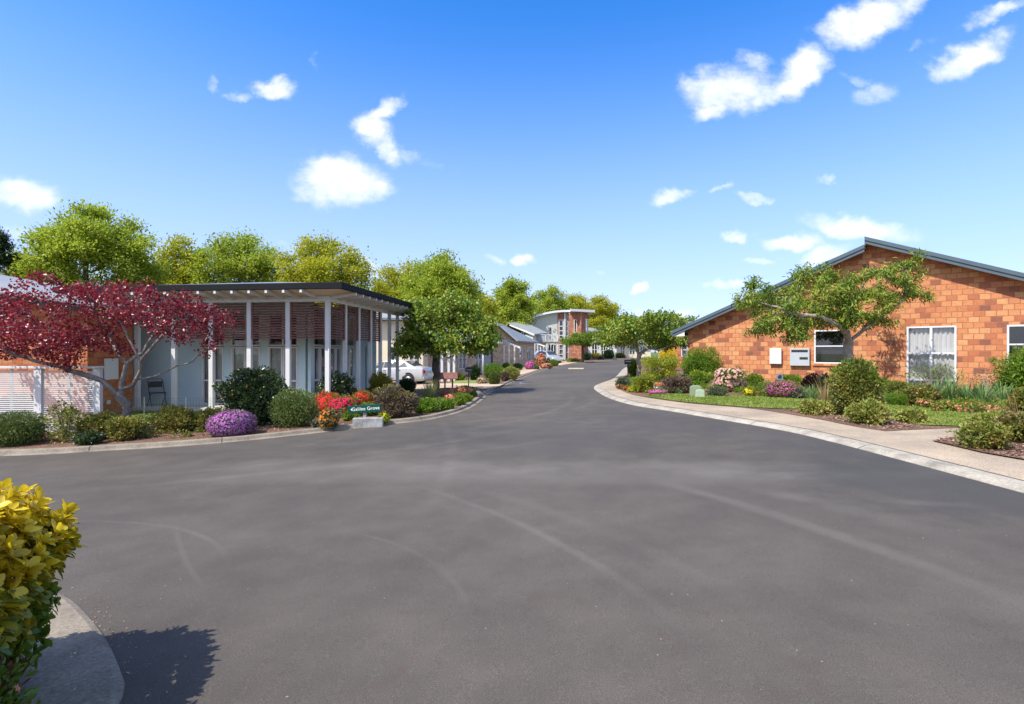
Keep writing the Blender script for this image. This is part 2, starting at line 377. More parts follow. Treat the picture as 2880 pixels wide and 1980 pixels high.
# ------------------------------------------------------------ foliage
def tmpl(kind):
    if kind == 'diamond': return np.array([(0, 0, 0), (.28, .45, .06), (0, 1, -.05), (-.28, .45, .06)]), [(0, 1, 2), (0, 2, 3)]
    if kind == 'long': return np.array([(0, 0, 0), (.13, .4, .03), (0, 1, -.12), (-.13, .4, .03)]), [(0, 1, 2), (0, 2, 3)]
    if kind == 'wide': return np.array([(0, 0, 0), (.42, .35, .08), (.3, .8, 0), (0, 1, -.06), (-.3, .8, 0), (-.42, .35, .08)]), [(0, 1, 2, 3), (0, 3, 4, 5)]
    if kind == 'oval':
        v = [(0, 0, 0), (-.2, .38, .05), (-.25, .68, .04), (0, 1, -.06), (.25, .68, .04), (.2, .38, .05), (0, .38, -.01), (0, .7, -.02), (-.12, .9, .0), (.12, .9, .0)]
        return np.array(v), [(0, 6, 1), (0, 5, 6), (1, 6, 7, 2), (6, 5, 4, 7), (2, 7, 3, 8), (7, 4, 9, 3)]
    if kind == 'flower':
        v = [(0, 0, 0)]; f = []
        for k in range(5):
            a = 2*pi*k/5; b = .5
            v += [(math.cos(a-b)*.32, math.sin(a-b)*.32, .12), (math.cos(a)*.55, math.sin(a)*.55, .08), (math.cos(a+b)*.32, math.sin(a+b)*.32, .12)]
            f.append((0, 1+3*k, 2+3*k, 3+3*k))
        return np.array(v), f
    if kind == 'blade': return np.array([(-.02, 0, 0), (.02, 0, 0), (.018, .5, .05), (0, 1, .25), (-.018, .5, .05)]), [(0, 1, 2, 4), (4, 2, 3)]
TM = {k: tmpl(k) for k in ('diamond', 'long', 'wide', 'oval', 'flower', 'blade')}
def unit(a): return a/np.maximum(1e-9, np.linalg.norm(a, axis=1, keepdims=True))
def leaves(name, m, P, A, S, kind, parent, up=None, smooth=False, nj=0.8, **kw):
    """one mesh of many leaves: roots P, growth directions A, sizes S"""
    tv, tf = TM[kind]; N = len(P); A = unit(A)
    ref = rng.normal(size=(N, 3))*nj + (np.array([0, 0, 1.0]) if up is None else up)
    n = ref-A*(ref*A).sum(1, keepdims=True); n = unit(n); s = np.cross(A, n)
    S = np.asarray(S).reshape(-1, 1)
    V = P[:, None, :]+S[:, None]*(tv[None, :, 0:1]*s[:, None, :]+tv[None, :, 1:2]*A[:, None, :]+tv[None, :, 2:3]*n[:, None, :])
    K = len(tv); V = V.reshape(-1, 3)
    ls = np.array([i for f in tf for i in f]); lens = np.array([len(f) for f in tf])
    loops = (np.arange(N)[:, None]*K+ls[None]).ravel(); tot = np.tile(lens, N); st = np.concatenate([[0], np.cumsum(tot)[:-1]])
    me = bpy.data.meshes.new(name); me.vertices.add(len(V)); me.vertices.foreach_set('co', V.astype(np.float32).ravel())
    me.loops.add(len(loops)); me.loops.foreach_set('vertex_index', loops.astype(np.int32))
    me.polygons.add(len(tot)); me.polygons.foreach_set('loop_start', st.astype(np.int32)); me.polygons.foreach_set('loop_total', tot.astype(np.int32))
    me.update(calc_edges=True); me.materials.append(m)
    if smooth: me.polygons.foreach_set('use_smooth', np.ones(len(tot), bool))
    return put(bpy.data.objects.new(name, me), parent, **kw)

def colonise(attr, start, th, lean=(0, 0), step=0.25, infl=1.6, kill=0.45, iters=90, jit=0.25, limbs=()):
    """space colonisation: a branch skeleton that grows toward crown points"""
    nodes = [np.array(start, float)]; par = [-1]
    k = max(2, int(th/step))
    for i in range(k):
        nodes.append(np.array(start)+np.array([lean[0]*(i+1)/k, lean[1]*(i+1)/k, th*(i+1)/k])+rng.normal(size=3)*np.array([.02, .02, 0])); par.append(len(nodes)-2)
    top = len(nodes)-1
    for lb in limbs:
        pts = [np.array(p, float) for p in lb]; j0 = min(range(len(nodes)), key=lambda i: np.linalg.norm(nodes[i]-pts[0])); prev = j0; a = nodes[j0]
        for b in pts[1:]:
            m = max(1, int(round(np.linalg.norm(b-a)/step)))
            for q in range(m):
                nodes.append(a+(b-a)*(q+1)/m+rng.normal(size=3)*step*.07); par.append(prev); prev = len(nodes)-1
            a = nodes[-1]
    attr = np.array(attr); alive = np.ones(len(attr), bool)
    cand = np.arange(max(0, top-1), len(nodes)); dm = np.linalg.norm(attr[:, None]-np.array(nodes)[cand][None], axis=2); nn = cand[dm.argmin(1)]; ndist = dm.min(1)
    alive &= ndist > kill*.5
    for it in range(iters):
        idx = np.where(alive & (ndist < (infl if it > 12 else 99)))[0]
        if len(idx) == 0: break
        new = []
        for j in np.unique(nn[idx]):
            sel = idx[nn[idx] == j]; d = unit(attr[sel]-nodes[j]).sum(0)+rng.normal(size=3)*jit
            l = np.linalg.norm(d)
            if l < 1e-6: continue
            new.append((j, nodes[j]+d/l*step))
        if not new: break
        for j, p in new:
            nodes.append(p); par.append(j)
            dd = np.linalg.norm(attr-p, axis=1); b = dd < ndist; ndist[b] = dd[b]; nn[b] = len(nodes)-1
        alive &= ndist > kill
        if len(nodes) > 2600: break
    return np.array(nodes), par
def skeleton_mesh(nodes, par, r0, n=6, pw=2.05, minr=0.004, flare=1.25):
    N = len(nodes); ch = [[] for _ in range(N)]
    for i, p in enumerate(par):
        if p >= 0: ch[p].append(i)
    w = np.zeros(N)
    for i in range(N-1, -1, -1): w[i] = 1 if not ch[i] else sum(w[c] for c in ch[i])
    r = r0*(w/w[0])**(1/pw); r = np.maximum(r, minr); r[0] *= flare
    mb = MB(); stack = [(0, None)]
    while stack:
        s, frm = stack.pop(); pts = []; rad = []
        if frm is not None: pts.append(nodes[frm]); rad.append(min(r[frm]*.8, r[s]*1.15))
        i = s
        while True:
            pts.append(nodes[i]); rad.append(r[i])
            if not ch[i]: break
            c = sorted(ch[i], key=lambda k: -w[k]); nx = c[0]
            for o in c[1:]: stack.append((o, i))
            i = nx
        if len(pts) > 1:
            nn = n+2 if rad[0] > .08 else (n if rad[0] > .02 else 4)
            mb.tube(pts, rad, nn, cap=False)
    return mb, w, ch
def blob_points(blobs, n, hollow=0.0, gap=0.15):
    """points in a union of ellipsoids (cx,cy,cz,rx,ry,rz), thinned by cellular gaps"""
    out = []; vol = np.array([b[3]*b[4]*b[5] for b in blobs])**.8; pr = vol/vol.sum()
    ph = rng.uniform(0, 6.28, (6, 3)); fr = rng.uniform(.9, 2.6, (6, 3))
    while len(out) < n:
        b = blobs[rng.choice(len(blobs), p=pr)]; v = rng.normal(size=3); v /= np.linalg.norm(v)
        q = (hollow+(1-hollow)*rng.random())**(1/2.2)
        p = np.array(b[:3])+v*q*np.array(b[3:6])
        g = np.mean(np.sin(p[None]*fr+ph))
        if g < -gap and rng.random() < .75: continue
        out.append(p)
    return np.array(out)

BARK = {}
def tree(name, label, cat, base, trunk_h, trunk_r, blobs, leafmat, barkmat, nattr=300, nleaf=9000, lsize=0.12, lkind='diamond', spread=0.22,
         step=0.25, infl=1.8, kill=0.4, lean=(0, 0), group=None, droop=0.2, minr=0.004, up=0.6, hollow=0.15, gap=.15, tipr=0.02, jit=.25, outw=.4, limbs=()):
    """blobs relative to base"""
    root = thing(name, label, cat, tuple(base), 0, group)
    at = blob_points(blobs, nattr, hollow, gap)
    nodes, par = colonise(at, (0, 0, -0.05), trunk_h, lean, step, infl, kill, jit=jit, limbs=limbs)
    mb, r, ch = skeleton_mesh(nodes, par, trunk_r, minr=minr)
    mb.build('trunk', barkmat, root, smooth=True)
    tips = np.where(r <= 3.5)[0]
    tips = tips[nodes[tips, 2] > trunk_h*0.9]; tips = tips if len(tips) else np.arange(len(nodes)//2, len(nodes))
    cen = np.mean([b[:3] for b in blobs], axis=0)
    # leaves gather in clumps round the twigs
    ci = rng.choice(tips, nleaf); P = nodes[ci]+rng.normal(size=(nleaf, 3))*spread*np.array([1, 1, .7])
    A = rng.normal(size=(nleaf, 3))*.8+unit(P-cen)*outw+np.array([0, 0, -droop])
    S = lsize*rng.uniform(.65, 1.3, nleaf)
    leaves('crown', leafmat, P, A, S, lkind, root, up=np.array([0, 0, up]))
    return root

def lump(dirs, k=9, amp=0.16):
    q = unit(rng.normal(size=(k, 3))); f = rng.uniform(2.0, 5.0, k); ph = rng.uniform(0, 6.28, k)
    return 1+amp*np.sin(dirs@q.T*f+ph).mean(1)*1.8
def shrub(name, label, cat, base, w, h, fol, n=3500, ls=0.05, kind='oval', flowers=None, nf=0, fs=0.05, depth=None, square=2.0, rise=0.0, shell=0.55,
          stems=True, stemmat=None, group=None, top=False, amp=.16, fname='blossoms', fcover=0.0, rz=0, foliage2=None, ntop=0, sparse=False, fkind='flower', boxy=False):
    root = thing(name, label, cat, tuple(base), rz, group)
    d = depth if depth else w
    sc = np.array([w/2, d/2, h*(.5+rise)])
    def shellpts(N, lo, hi, lf):
        v = unit(rng.normal(size=(N, 3)))
        if boxy:
            vv = np.sign(v)*np.abs(v)**(2/square); vv /= np.maximum(1e-6, (np.abs(vv)**square).sum(1, keepdims=True)**(1/square)); 
        else: vv = v
        q = rng.uniform(lo, hi, N)**(1/2.)
        P = vv*q[:, None]*lf(v)[:, None]*sc*np.array([1, 1, 1.0 if boxy else 1.14]); P[:, 2] += h*(.5 if boxy else .42); return P, v
    ph = rng.integers(1 << 30); 
    q_ = unit(rng.normal(size=(9, 3))); f_ = rng.uniform(2, 6, 9); p_ = rng.uniform(0, 6.28, 9)
    q2_ = unit(rng.normal(size=(12, 3))); f2_ = rng.uniform(7, 15, 12); p2_ = rng.uniform(0, 6.28, 12)
    lf = lambda v: 1+amp*np.sin(v@q_.T*f_+p_).mean(1)*2.3+amp*.55*np.sin(v@q2_.T*f2_+p2_).mean(1)*2.2
    P, v = shellpts(n, shell**2, 1.0, lf)
    ok = P[:, 2] > 0.01; P[~ok, 2] = np.abs(P[~ok, 2])*.5+.01
    A = v*.9+rng.normal(size=P.shape)*.55+np.array([0, 0, .25])
    SZ = ls*rng.uniform(.6, 1.25, n)
    ns = 16+int(w*14); sd_ = unit(rng.normal(size=(ns, 3))+np.array([0, 0, .5])); per = max(5, int(n*(.05 if boxy or amp < .1 else .15)/ns)); t_ = rng.uniform(.85, 1.0, (ns, per, 1))+rng.uniform(0, (.07 if amp < .1 else .28), (ns, 1, 1))*rng.random((ns, per, 1))
    Ps = (sd_*lf(sd_)[:, None])[:, None]*t_*sc; Ps[..., 2] += h*.45; Ps = Ps.reshape(-1, 3)+rng.normal(size=(ns*per, 3))*ls*.45; Ps[:, 2] = np.maximum(Ps[:, 2], .02)
    P = np.concatenate([P, Ps]); A = np.concatenate([A, np.repeat(sd_, per, 0)+rng.normal(size=Ps.shape)*.6+np.array([0, 0, .3])]); SZ = np.concatenate([SZ, ls*rng.uniform(.6, 1.2, len(Ps))])
    if not sparse:
        ni = n//3; Pi, vi = shellpts(ni, .06, .62, lf); Pi[:, 2] = np.maximum(Pi[:, 2], .02); P = np.concatenate([P, Pi]); A = np.concatenate([A, rng.normal(size=Pi.shape)]); SZ = np.concatenate([SZ, ls*2.0*rng.uniform(.7, 1.2, ni)])
    leaves('foliage', fol, P, A, SZ, kind, root, up=np.array([0, 0, .6]))
    if foliage2 is not None and ntop:
        P, v = shellpts(ntop*3, .85, 1.05, lf); k = P[:, 2] > h*.62; P = P[k]; v = v[k]
        leaves('leaves', foliage2, P, v*.8+rng.normal(size=P.shape)*.5+np.array([0, 0, .6]), ls*rng.uniform(.7, 1.3, len(P)), kind, root)
    if flowers is not None and nf:
        P, v = shellpts(nf, .9, 1.1, lf)
        P[:, 2] = np.maximum(P[:, 2], h*fcover+.02)
        A = rng.normal(size=P.shape)
        # flowers face outward
        leaves(fname, flowers, P, np.cross(v, rng.normal(size=P.shape)), fs*rng.uniform(.7, 1.3, nf), fkind, root, up=v*6)
    if stems:
        mb = MB()
        for i in range(10 if sparse else 7):
            a = rng.uniform(0, 6.28); rr = rng.uniform(.3, .8)
            p1 = (math.cos(a)*w*.1, math.sin(a)*d*.1, h*.22); p2 = (math.cos(a)*w*.4*rr, math.sin(a)*d*.4*rr, h*rng.uniform(.6, .88))
            mb.tube([(0, 0, -.02), p1, p2], [min(.03, .03*h+.006), min(.02, .02*h+.004), .004], 5)
        mb.build('stems', stemmat or MATS['bark_brown'], root)
    return root
def strappy(name, label, cat, base, w, h, m, n=90, bw=1.0, group=None, droop=.5, flowers=None, nf=0, fs=.05):
    root = thing(name, label, cat, tuple(base), 0, group); vs = []; fs_ = []
    for i in range(n):
        a = rng.uniform(0, 6.28); L = h*rng.uniform(.7, 1.15); out = rng.uniform(.1, 1)*w/2; hw = .012*bw*rng.uniform(.7, 1.3)
        c = np.array([math.cos(a), math.sin(a), 0]); sdd = np.array([-c[1], c[0], 0]); b0 = c*rng.uniform(0, w*.12); b = len(vs)
        for k in range(5):
            t = k/4; p = b0+c*out*t**1.6+np.array([0, 0, L*(t-droop*out/(w/2)*t*t*.6)]); ww = hw*(1-t*.85)
            vs += [tuple(p-sdd*ww), tuple(p+sdd*ww)]
        for k in range(4): fs_.append((b+2*k, b+2*k+1, b+2*k+3, b+2*k+2))
    me = bpy.data.meshes.new('blades'); me.from_pydata(vs, [], fs_); me.materials.append(m); put(bpy.data.objects.new('blades', me), root)
    if flowers is not None:
        P = np.stack([rng.uniform(-w/2, w/2, nf), rng.uniform(-w/3, w/3, nf), rng.uniform(.6, 1.0, nf)*h], 1)
        leaves('blossoms', flowers, P, rng.normal(size=P.shape), fs*rng.uniform(.7, 1.3, nf), 'flower', root)
    return root
# ============================================================ materials used by name
mat_plain('bark_brown', (0.13, 0.10, 0.075), 0.9, 0.4, 9, bstr=.5, bscale=40)
bark_grey = mat_plain('bark_grey', (0.30, 0.25, 0.205), 0.9, 0.35, 8, bstr=.5, bscale=50)
bark_maple = mat_plain('bark_maple', (0.19, 0.165, 0.145), 0.9, 0.5, 14, bstr=.6, bscale=40)
bark_dark = mat_plain('bark_dark', (0.085, 0.07, 0.055), 0.9, 0.35, 8, bstr=.5, bscale=50)
white = mat_plain('white_paint', (0.64, 0.645, 0.63), 0.45, 0.05, 2)
offwhite = mat_plain('offwhite_fibre', (0.66, 0.63, 0.58), 0.6, 0.06, 1.5)
cream_soffit = mat_plain('cream_soffit', (0.74, 0.66, 0.53), 0.7, 0.08, 2)
charcoal = mat_plain('charcoal_metal', (0.010, 0.011, 0.013), 0.7, 0.1, 2, spec=.15)
slate = mat_plain('slate_blue_metal', (0.075, 0.105, 0.125), 0.4, 0.1, 3)
paleblue = mat_plain('pale_blue_wall', (0.50, 0.63, 0.64), 0.55, 0.04, 1.2)
louvre_m = mat_plain('redwood_stain', (0.21, 0.095, 0.07), 0.5, 0.35, 7)
conc = mat_kerb('kerb_concrete', (0.22, 0.188, 0.145))
conc_l = mat_kerb('kerb_concrete_pale', (0.33, 0.30, 0.245), 3.0)
conc_d = mat_plain('block_concrete', (0.30, 0.30, 0.29), 0.9, 0.45, 5, bstr=.5, bscale=60)
mulch = mat_two('bark_mulch', 34, (0.06, 0.033, 0.022), (0.16, 0.09, 0.06), (0.34, 0.22, 0.15), bstr=1, bdist=.03)
soil = mat_two('garden_soil', 26, (0.05, 0.035, 0.025), (0.11, 0.075, 0.055), (0.24, 0.17, 0.12), bstr=1, bdist=.03)
lawn_m = mat_two('mown_lawn', 60, (0.09, 0.13, 0.025), (0.17, 0.22, 0.05), (0.30, 0.32, 0.11), bstr=.8, bdist=.02, big=1.1)
field_m = mat_two('field_grass', 3, (0.06, 0.09, 0.025), (0.09, 0.13, 0.035), (0.15, 0.18, 0.06))
aggr = mat_two('exposed_aggregate', 70, (0.18, 0.135, 0.09), (0.34, 0.275, 0.20), (0.52, 0.45, 0.355), bstr=.5, bdist=.01, big=.9)
pavecream = mat_two('cream_paving', 40, (0.34, 0.25, 0.17), (0.44, 0.34, 0.24), (0.54, 0.44, 0.33), bstr=.3, bdist=.01)
brick_r = mat_brick('orange_brick', [(0.20, 0.085, 0.06), (0.41, 0.145, 0.068), (0.50, 0.205, 0.09), (0.52, 0.225, 0.10), (0.56, 0.285, 0.13), (0.50, 0.20, 0.088)], (0.33, 0.15, 0.085), ms=.012)
brick_l = mat_brick('red_orange_brick', [(0.34, 0.1, 0.05), (0.48, 0.16, 0.06), (0.54, 0.2, 0.085), (0.5, 0.22, 0.09)], (0.33, 0.15, 0.085), ms=.012)
brick_t = mat_brick('tan_brick', [(0.44, 0.31, 0.20), (0.58, 0.43, 0.29), (0.66, 0.50, 0.35)], (0.38, 0.30, 0.22), ms=.014)
brick_pk = mat_brick('pinkish_brick', [(0.46, 0.32, 0.23), (0.58, 0.41, 0.30), (0.65, 0.48, 0.36)], (0.4, 0.31, 0.24))
brick_tower = mat_brick('tower_brick', [(0.22, 0.10, 0.065), (0.34, 0.14, 0.085), (0.40, 0.19, 0.12)], (0.36, 0.2, 0.13))
cream_w = mat_plain('cream_plaster', (0.72, 0.62, 0.44), 0.8, 0.05, 1)
sage = mat_plain('sage_plaster', (0.50, 0.53, 0.46), 0.8, 0.05, 1)
grey_cl = mat_plain('grey_cladding', (0.33, 0.37, 0.38), 0.7, 0.08, 2)
roof_grey = mat_metal_roof('grey_metal_roof', (0.27, 0.29, 0.29), 4)
roof_dk = mat_metal_roof('dark_metal_roof', (0.16, 0.19, 0.20), 4)
roof_lt = mat_metal_roof('pale_metal_roof', (0.27, 0.27, 0.265), 4)
glass = mat_glass(); net_m = mat_plain('net_curtain', (0.62, 0.64, 0.64), 0.9, 0.1, 5)
curtain_w = mat_plain('white_curtain', (0.80, 0.80, 0.78), 0.9, 0.05, 3)
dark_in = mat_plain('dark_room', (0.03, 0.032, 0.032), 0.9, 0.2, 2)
black_m = mat_plain('black_paint', (0.02, 0.02, 0.022), 0.4, 0.1, 2)
alu = mat_plain('aluminium_frame', (0.62, 0.64, 0.65), 0.4, 0.04, 2)
galv = mat_plain('galvanised_steel', (0.45, 0.46, 0.45), 0.45, 0.12, 8, metal=.6)

GR = lambda n, cols, **k: mat_leaf(n, cols, **k)
lf_spring = GR('leaf_spring_green', [(0.16, 0.23, 0.02), (0.27, 0.36, 0.03), (0.40, 0.48, 0.045), (0.50, 0.52, 0.07)], trans=.5)
lf_gold = GR('leaf_golden_green', [(0.22, 0.28, 0.015), (0.36, 0.40, 0.02), (0.46, 0.46, 0.03), (0.54, 0.46, 0.06)], trans=.5)
lf_mid = GR('leaf_mid_green', [(0.08, 0.14, 0.012), (0.14, 0.22, 0.02), (0.20, 0.30, 0.03), (0.27, 0.35, 0.05)], trans=.45)
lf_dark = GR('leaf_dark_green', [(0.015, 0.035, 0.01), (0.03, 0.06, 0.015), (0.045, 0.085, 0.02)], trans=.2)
lf_cherry = GR('leaf_cherry_green', [(0.055, 0.11, 0.012), (0.10, 0.19, 0.018), (0.19, 0.30, 0.025), (0.34, 0.33, 0.05), (0.26, 0.36, 0.04)], trans=.35, spec=.35, rough=.45)
lf_maple = GR('leaf_maroon', [(0.08, 0.008, 0.016), (0.17, 0.013, 0.022), (0.28, 0.020, 0.030), (0.38, 0.045, 0.055)], trans=.35, spec=.55, rough=.35)
lf_camellia = GR('leaf_glossy_dark', [(0.02, 0.04, 0.015), (0.04, 0.07, 0.02), (0.07, 0.11, 0.03), (0.11, 0.15, 0.05)], trans=.15, spec=.7, rough=.28)
lf_box = GR('leaf_box_green', [(0.06, 0.095, 0.02), (0.12, 0.17, 0.035), (0.18, 0.23, 0.06)], trans=.25)
lf_greyg = GR('leaf_grey_green', [(0.06, 0.08, 0.045), (0.11, 0.14, 0.07), (0.18, 0.2, 0.11)], trans=.2)
lf_bright = GR('leaf_bright_green', [(0.08, 0.15, 0.015), (0.15, 0.27, 0.02), (0.24, 0.36, 0.04)], trans=.4)
lf_lime = GR('leaf_lime', [(0.16, 0.20, 0.02), (0.30, 0.34, 0.03), (0.44, 0.44, 0.05)], trans=.4)
lf_brown = GR('leaf_brown_purple', [(0.07, 0.045, 0.03), (0.13, 0.085, 0.06), (0.17, 0.13, 0.08), (0.22, 0.15, 0.08)], trans=.25)
lf_azalea = GR('leaf_azalea_bronze', [(0.06, 0.085, 0.015), (0.14, 0.17, 0.03), (0.24, 0.22, 0.04), (0.30, 0.17, 0.06)], trans=.3)
lf_varieg = GR('leaf_variegated', [(0.10, 0.14, 0.02), (0.20, 0.24, 0.04), (0.34, 0.34, 0.07), (0.44, 0.30, 0.13)], trans=.3)
lf_goldsh = GR('leaf_gold_shrub', [(0.12, 0.13, 0.02), (0.28, 0.25, 0.03), (0.46, 0.36, 0.05)], trans=.35)
lf_yel = GR('leaf_yellow', [(0.50, 0.36, 0.015), (0.74, 0.56, 0.02), (0.88, 0.70, 0.05)], trans=.35, spec=.5, rough=.38)
lf_yelg = GR('leaf_yellow_green', [(0.14, 0.17, 0.012), (0.24, 0.25, 0.02), (0.40, 0.33, 0.03), (0.2, 0.23, .02)], trans=.35, spec=.5, rough=.4)
lf_hedge = GR('leaf_hedge_green', [(0.07, 0.12, 0.012), (0.13, 0.21, 0.02), (0.2, 0.29, 0.03)], trans=.35, spec=.5, rough=.4)
lf_iris = GR('leaf_iris', [(0.08, 0.15, 0.045), (0.14, 0.25, 0.07), (0.22, 0.33, 0.11)], trans=.25)
lf_flax = GR('leaf_flax', [(0.12, 0.16, 0.05), (0.22, 0.26, 0.09), (0.36, 0.36, 0.16)], trans=.2)
lf_flaxr = GR('leaf_flax_bronze', [(0.12, 0.09, 0.04), (0.26, 0.19, 0.08), (0.42, 0.30, 0.14)], trans=.2)
lf_dkred = GR('leaf_dark_red', [(0.04, 0.015, 0.015), (0.10, 0.03, 0.025), (0.16, 0.05, 0.03)], trans=.2)
FL = lambda n, cols: mat_leaf(n, cols, rough=.6, trans=.3, spec=.2)
fl_purple = FL('petal_purple', [(0.36, 0.07, 0.36), (0.56, 0.17, 0.54), (0.68, 0.32, 0.66)])
fl_mag = FL('petal_magenta', [(0.55, 0.05, 0.34), (0.75, 0.13, 0.48), (0.8, 0.3, 0.6)])
fl_red = FL('petal_red', [(0.60, 0.012, 0.02), (0.78, 0.03, 0.04), (0.80, 0.10, 0.06)])
fl_crim = FL('petal_crimson', [(0.62, 0.01, 0.06), (0.80, 0.02, 0.12), (0.82, 0.08, 0.16)])
fl_orange = FL('petal_orange', [(0.75, 0.12, 0.02), (0.85, 0.28, 0.02), (0.88, 0.48, 0.05)])
fl_yellow = FL('petal_yellow', [(0.75, 0.55, 0.02), (0.85, 0.75, 0.04)])
fl_pink = FL('petal_pink', [(0.75, 0.33, 0.32), (0.82, 0.48, 0.44), (0.86, 0.62, 0.56)])
fl_coral = FL('petal_coral', [(0.75, 0.16, 0.13), (0.82, 0.28, 0.20), (0.8, 0.4, 0.3)])
fl_white = FL('petal_white', [(0.7, 0.62, 0.62), (0.8, 0.76, 0.7)])

# ============================================================ the setting
W = lambda p: Vector((G(*p).x, G(*p).y))
lk_px = [(-900, 1300), (-400, 1292), (0, 1283), (143, 1278), (295, 1268), (476, 1258), (696, 1240), (866, 1221), (960, 1210), (1094, 1194), (1178, 1185), (1240, 1175), (1314, 1154), (1352, 1130), (1369, 1111), (1409, 1089),
         (1436, 1078), (1464, 1064), (1516, 1046), (1550, 1036.5), (1584, 1029.5), (1641, 1022), (1704, 1014.5), (1789, 1008)]
LK = smoothline([W(p) for p in lk_px])
LK += [LK[-1]+Vector((40, 14))]
rk_px = [(1796, 1013.5), (1780, 1022), (1752, 1037), (1742, 1050), (1725, 1067), (1680, 1081), (1668, 1090), (1678, 1101), (1712, 1121), (1783, 1141.5), (1868, 1153), (1988, 1174), (2200, 1209), (2332, 1240), (2543, 1296), (2880, 1387), (3300, 1500)]
RK0 = smoothline([W(p) for p in rk_px])
RK = [RK0[0]+Vector((40, 8))]+RK0+[RK0[-1]+Vector((3.0, -3.5)), RK0[-1]+Vector((6, -9))]
FK = smoothline([Vector((-1.75, -7)), Vector((-1.75, 0)), Vector((-1.82, 2.0))]+[W(p) for p in [(361, 1963), (329, 1867), (297, 1799), (256, 1746), (206, 1694), (160, 1671)]]+[Vector((-4.5, 4.75)), Vector((-7, 5.3)), Vector((-16, 5.9)), Vector((-40, 6.2))])

# terrain to the horizon
xs = sorted(set([-900, -500, -300, -180, -120, -90, -75]+list(range(-60, 61, 2))+[75, 90, 120, 180, 300, 500, 900]))
ys = sorted(set([-400, -200, -100, -60, -40, -30]+list(range(-24, 121, 2))+[130, 150, 180, 230, 320, 500, 900, 1500]))
vs = [(x, y, T(x, y)-0.04) for y in ys for x in xs]; nx = len(xs)
fs = [(j*nx+i, j*nx+i+1, (j+1)*nx+i+1, (j+1)*nx+i) for j in range(len(ys)-1) for i in range(nx-1)]
MB().add(vs, fs).build('ground', field_m, kind='structure')
road_pts = [tuple(p) for p in LK]+[tuple(p) for p in RK]+[(12, -10), (-1.75, -10)]+[tuple(p) for p in FK]+[(-40, tuple(LK[0])[1])]
road_pts = [p for i, p in enumerate(road_pts) if i == 0 or (abs(p[0]-road_pts[i-1][0])+abs(p[1]-road_pts[i-1][1])) > 1e-3]
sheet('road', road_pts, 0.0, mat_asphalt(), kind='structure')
kp = [(-.02, -.03), (0, .006), (.08, .010), (.10, .02), (.13, .075), (.16, .088), (.27, .088), (.285, .03)]
sweep('kerb', LK[:-1], kp, conc, kind='structure')
rp = [(-.02, -.03), (0, .008), (.10, .05), (.13, .058), (.30, .06), (.31, .02)]
sweep('kerb', RK, rp, conc_l, kind='structure')
fp = [(-.02, -.03), (0, .012), (.04, .03), (.38, .045), (.42, .045), (.44, .0)]
sweep('kerb', FK, fp, conc, kind='structure')
# land behind the kerbs
li = offset(LK[:-1], .275)
sheet('garden_bed', [tuple(p) for p in li]+[(tuple(LK[-2])[0]+5, 125), (-60, 125), (-60, tuple(li[0])[1])], 0.07, mulch, kind='structure')
fi = offset(FK, .42)
sheet('garden_bed', [tuple(p) for p in fi]+[(-40, -7)], 0.02, soil, kind='structure')
ri = offset(RK, .30)
# footpath along the right kerb, then beds and lawn behind it
pin_px = [(1806, 1016), (1795, 1024), (1775, 1040), (1768, 1052), (1752, 1063), (1737, 1074), (1728, 1085), (1733, 1092), (1748, 1103), (1772, 1113), (1800, 1120), (1836, 1126), (1930, 1140), (2030, 1148), (2112, 1155), (2200, 1169), (2300, 1186), (2400, 1208), (2490, 1222)]
PIN = smoothline([W(p) for p in pin_px], 1)
rend = Vector(RK[-1])
sheet('footpath', [tuple(p) for p in ri]+[(rend.x+14, rend.y), (30, 11.0), tuple(W((3000, 1205))), tuple(W((2726, 1211)))]+[tuple(p) for p in reversed(PIN)]+[tuple(RK[0]+Vector((0, 2.2)))], 0.06, aggr, kind='structure')
gp = [W(p) for p in [(2490, 1222), (2610, 1216), (2726, 1211), (3000, 1205)]]
land = [tuple(p) for p in PIN]+[tuple(p) for p in gp[1:]]+[(60, 12), (60, 60), (tuple(PIN[0])[0]+14, 60), (tuple(PIN[0])[0]+20, tuple(PIN[0])[1])]
sheet('garden_bed', land, 0.068, mulch, kind='structure')
lawn_px = [(1812, 1121), (1836, 1125), (1930, 1139), (2030, 1147), (2112, 1154), (2190, 1158), (2260, 1158), (2330, 1166), (2420, 1176), (2500, 1186), (2560, 1204), (2640, 1208), (2720, 1210), (2738, 1196), (2742, 1178), (2700, 1167), (2620, 1158), (2500, 1148), (2400, 1141), (2300, 1133), (2200, 1128), (2100, 1121), (2000, 1117), (1900, 1115), (1850, 1115)]
LAWN = smoothline([W(p) for p in lawn_px], 1)
sheet('lawn', [tuple(p) for p in LAWN], 0.085, lawn_m, kind='structure')
bed2 = [W(p) for p in [(2622, 1252), (2660, 1244), (2740, 1240), (2900, 1238), (3050, 1238), (3050, 1330), (2900, 1312), (2760, 1286)]]
sheet('garden_bed', [tuple(p) for p in smoothline(bed2, 1)], 0.082, mulch, kind='structure')
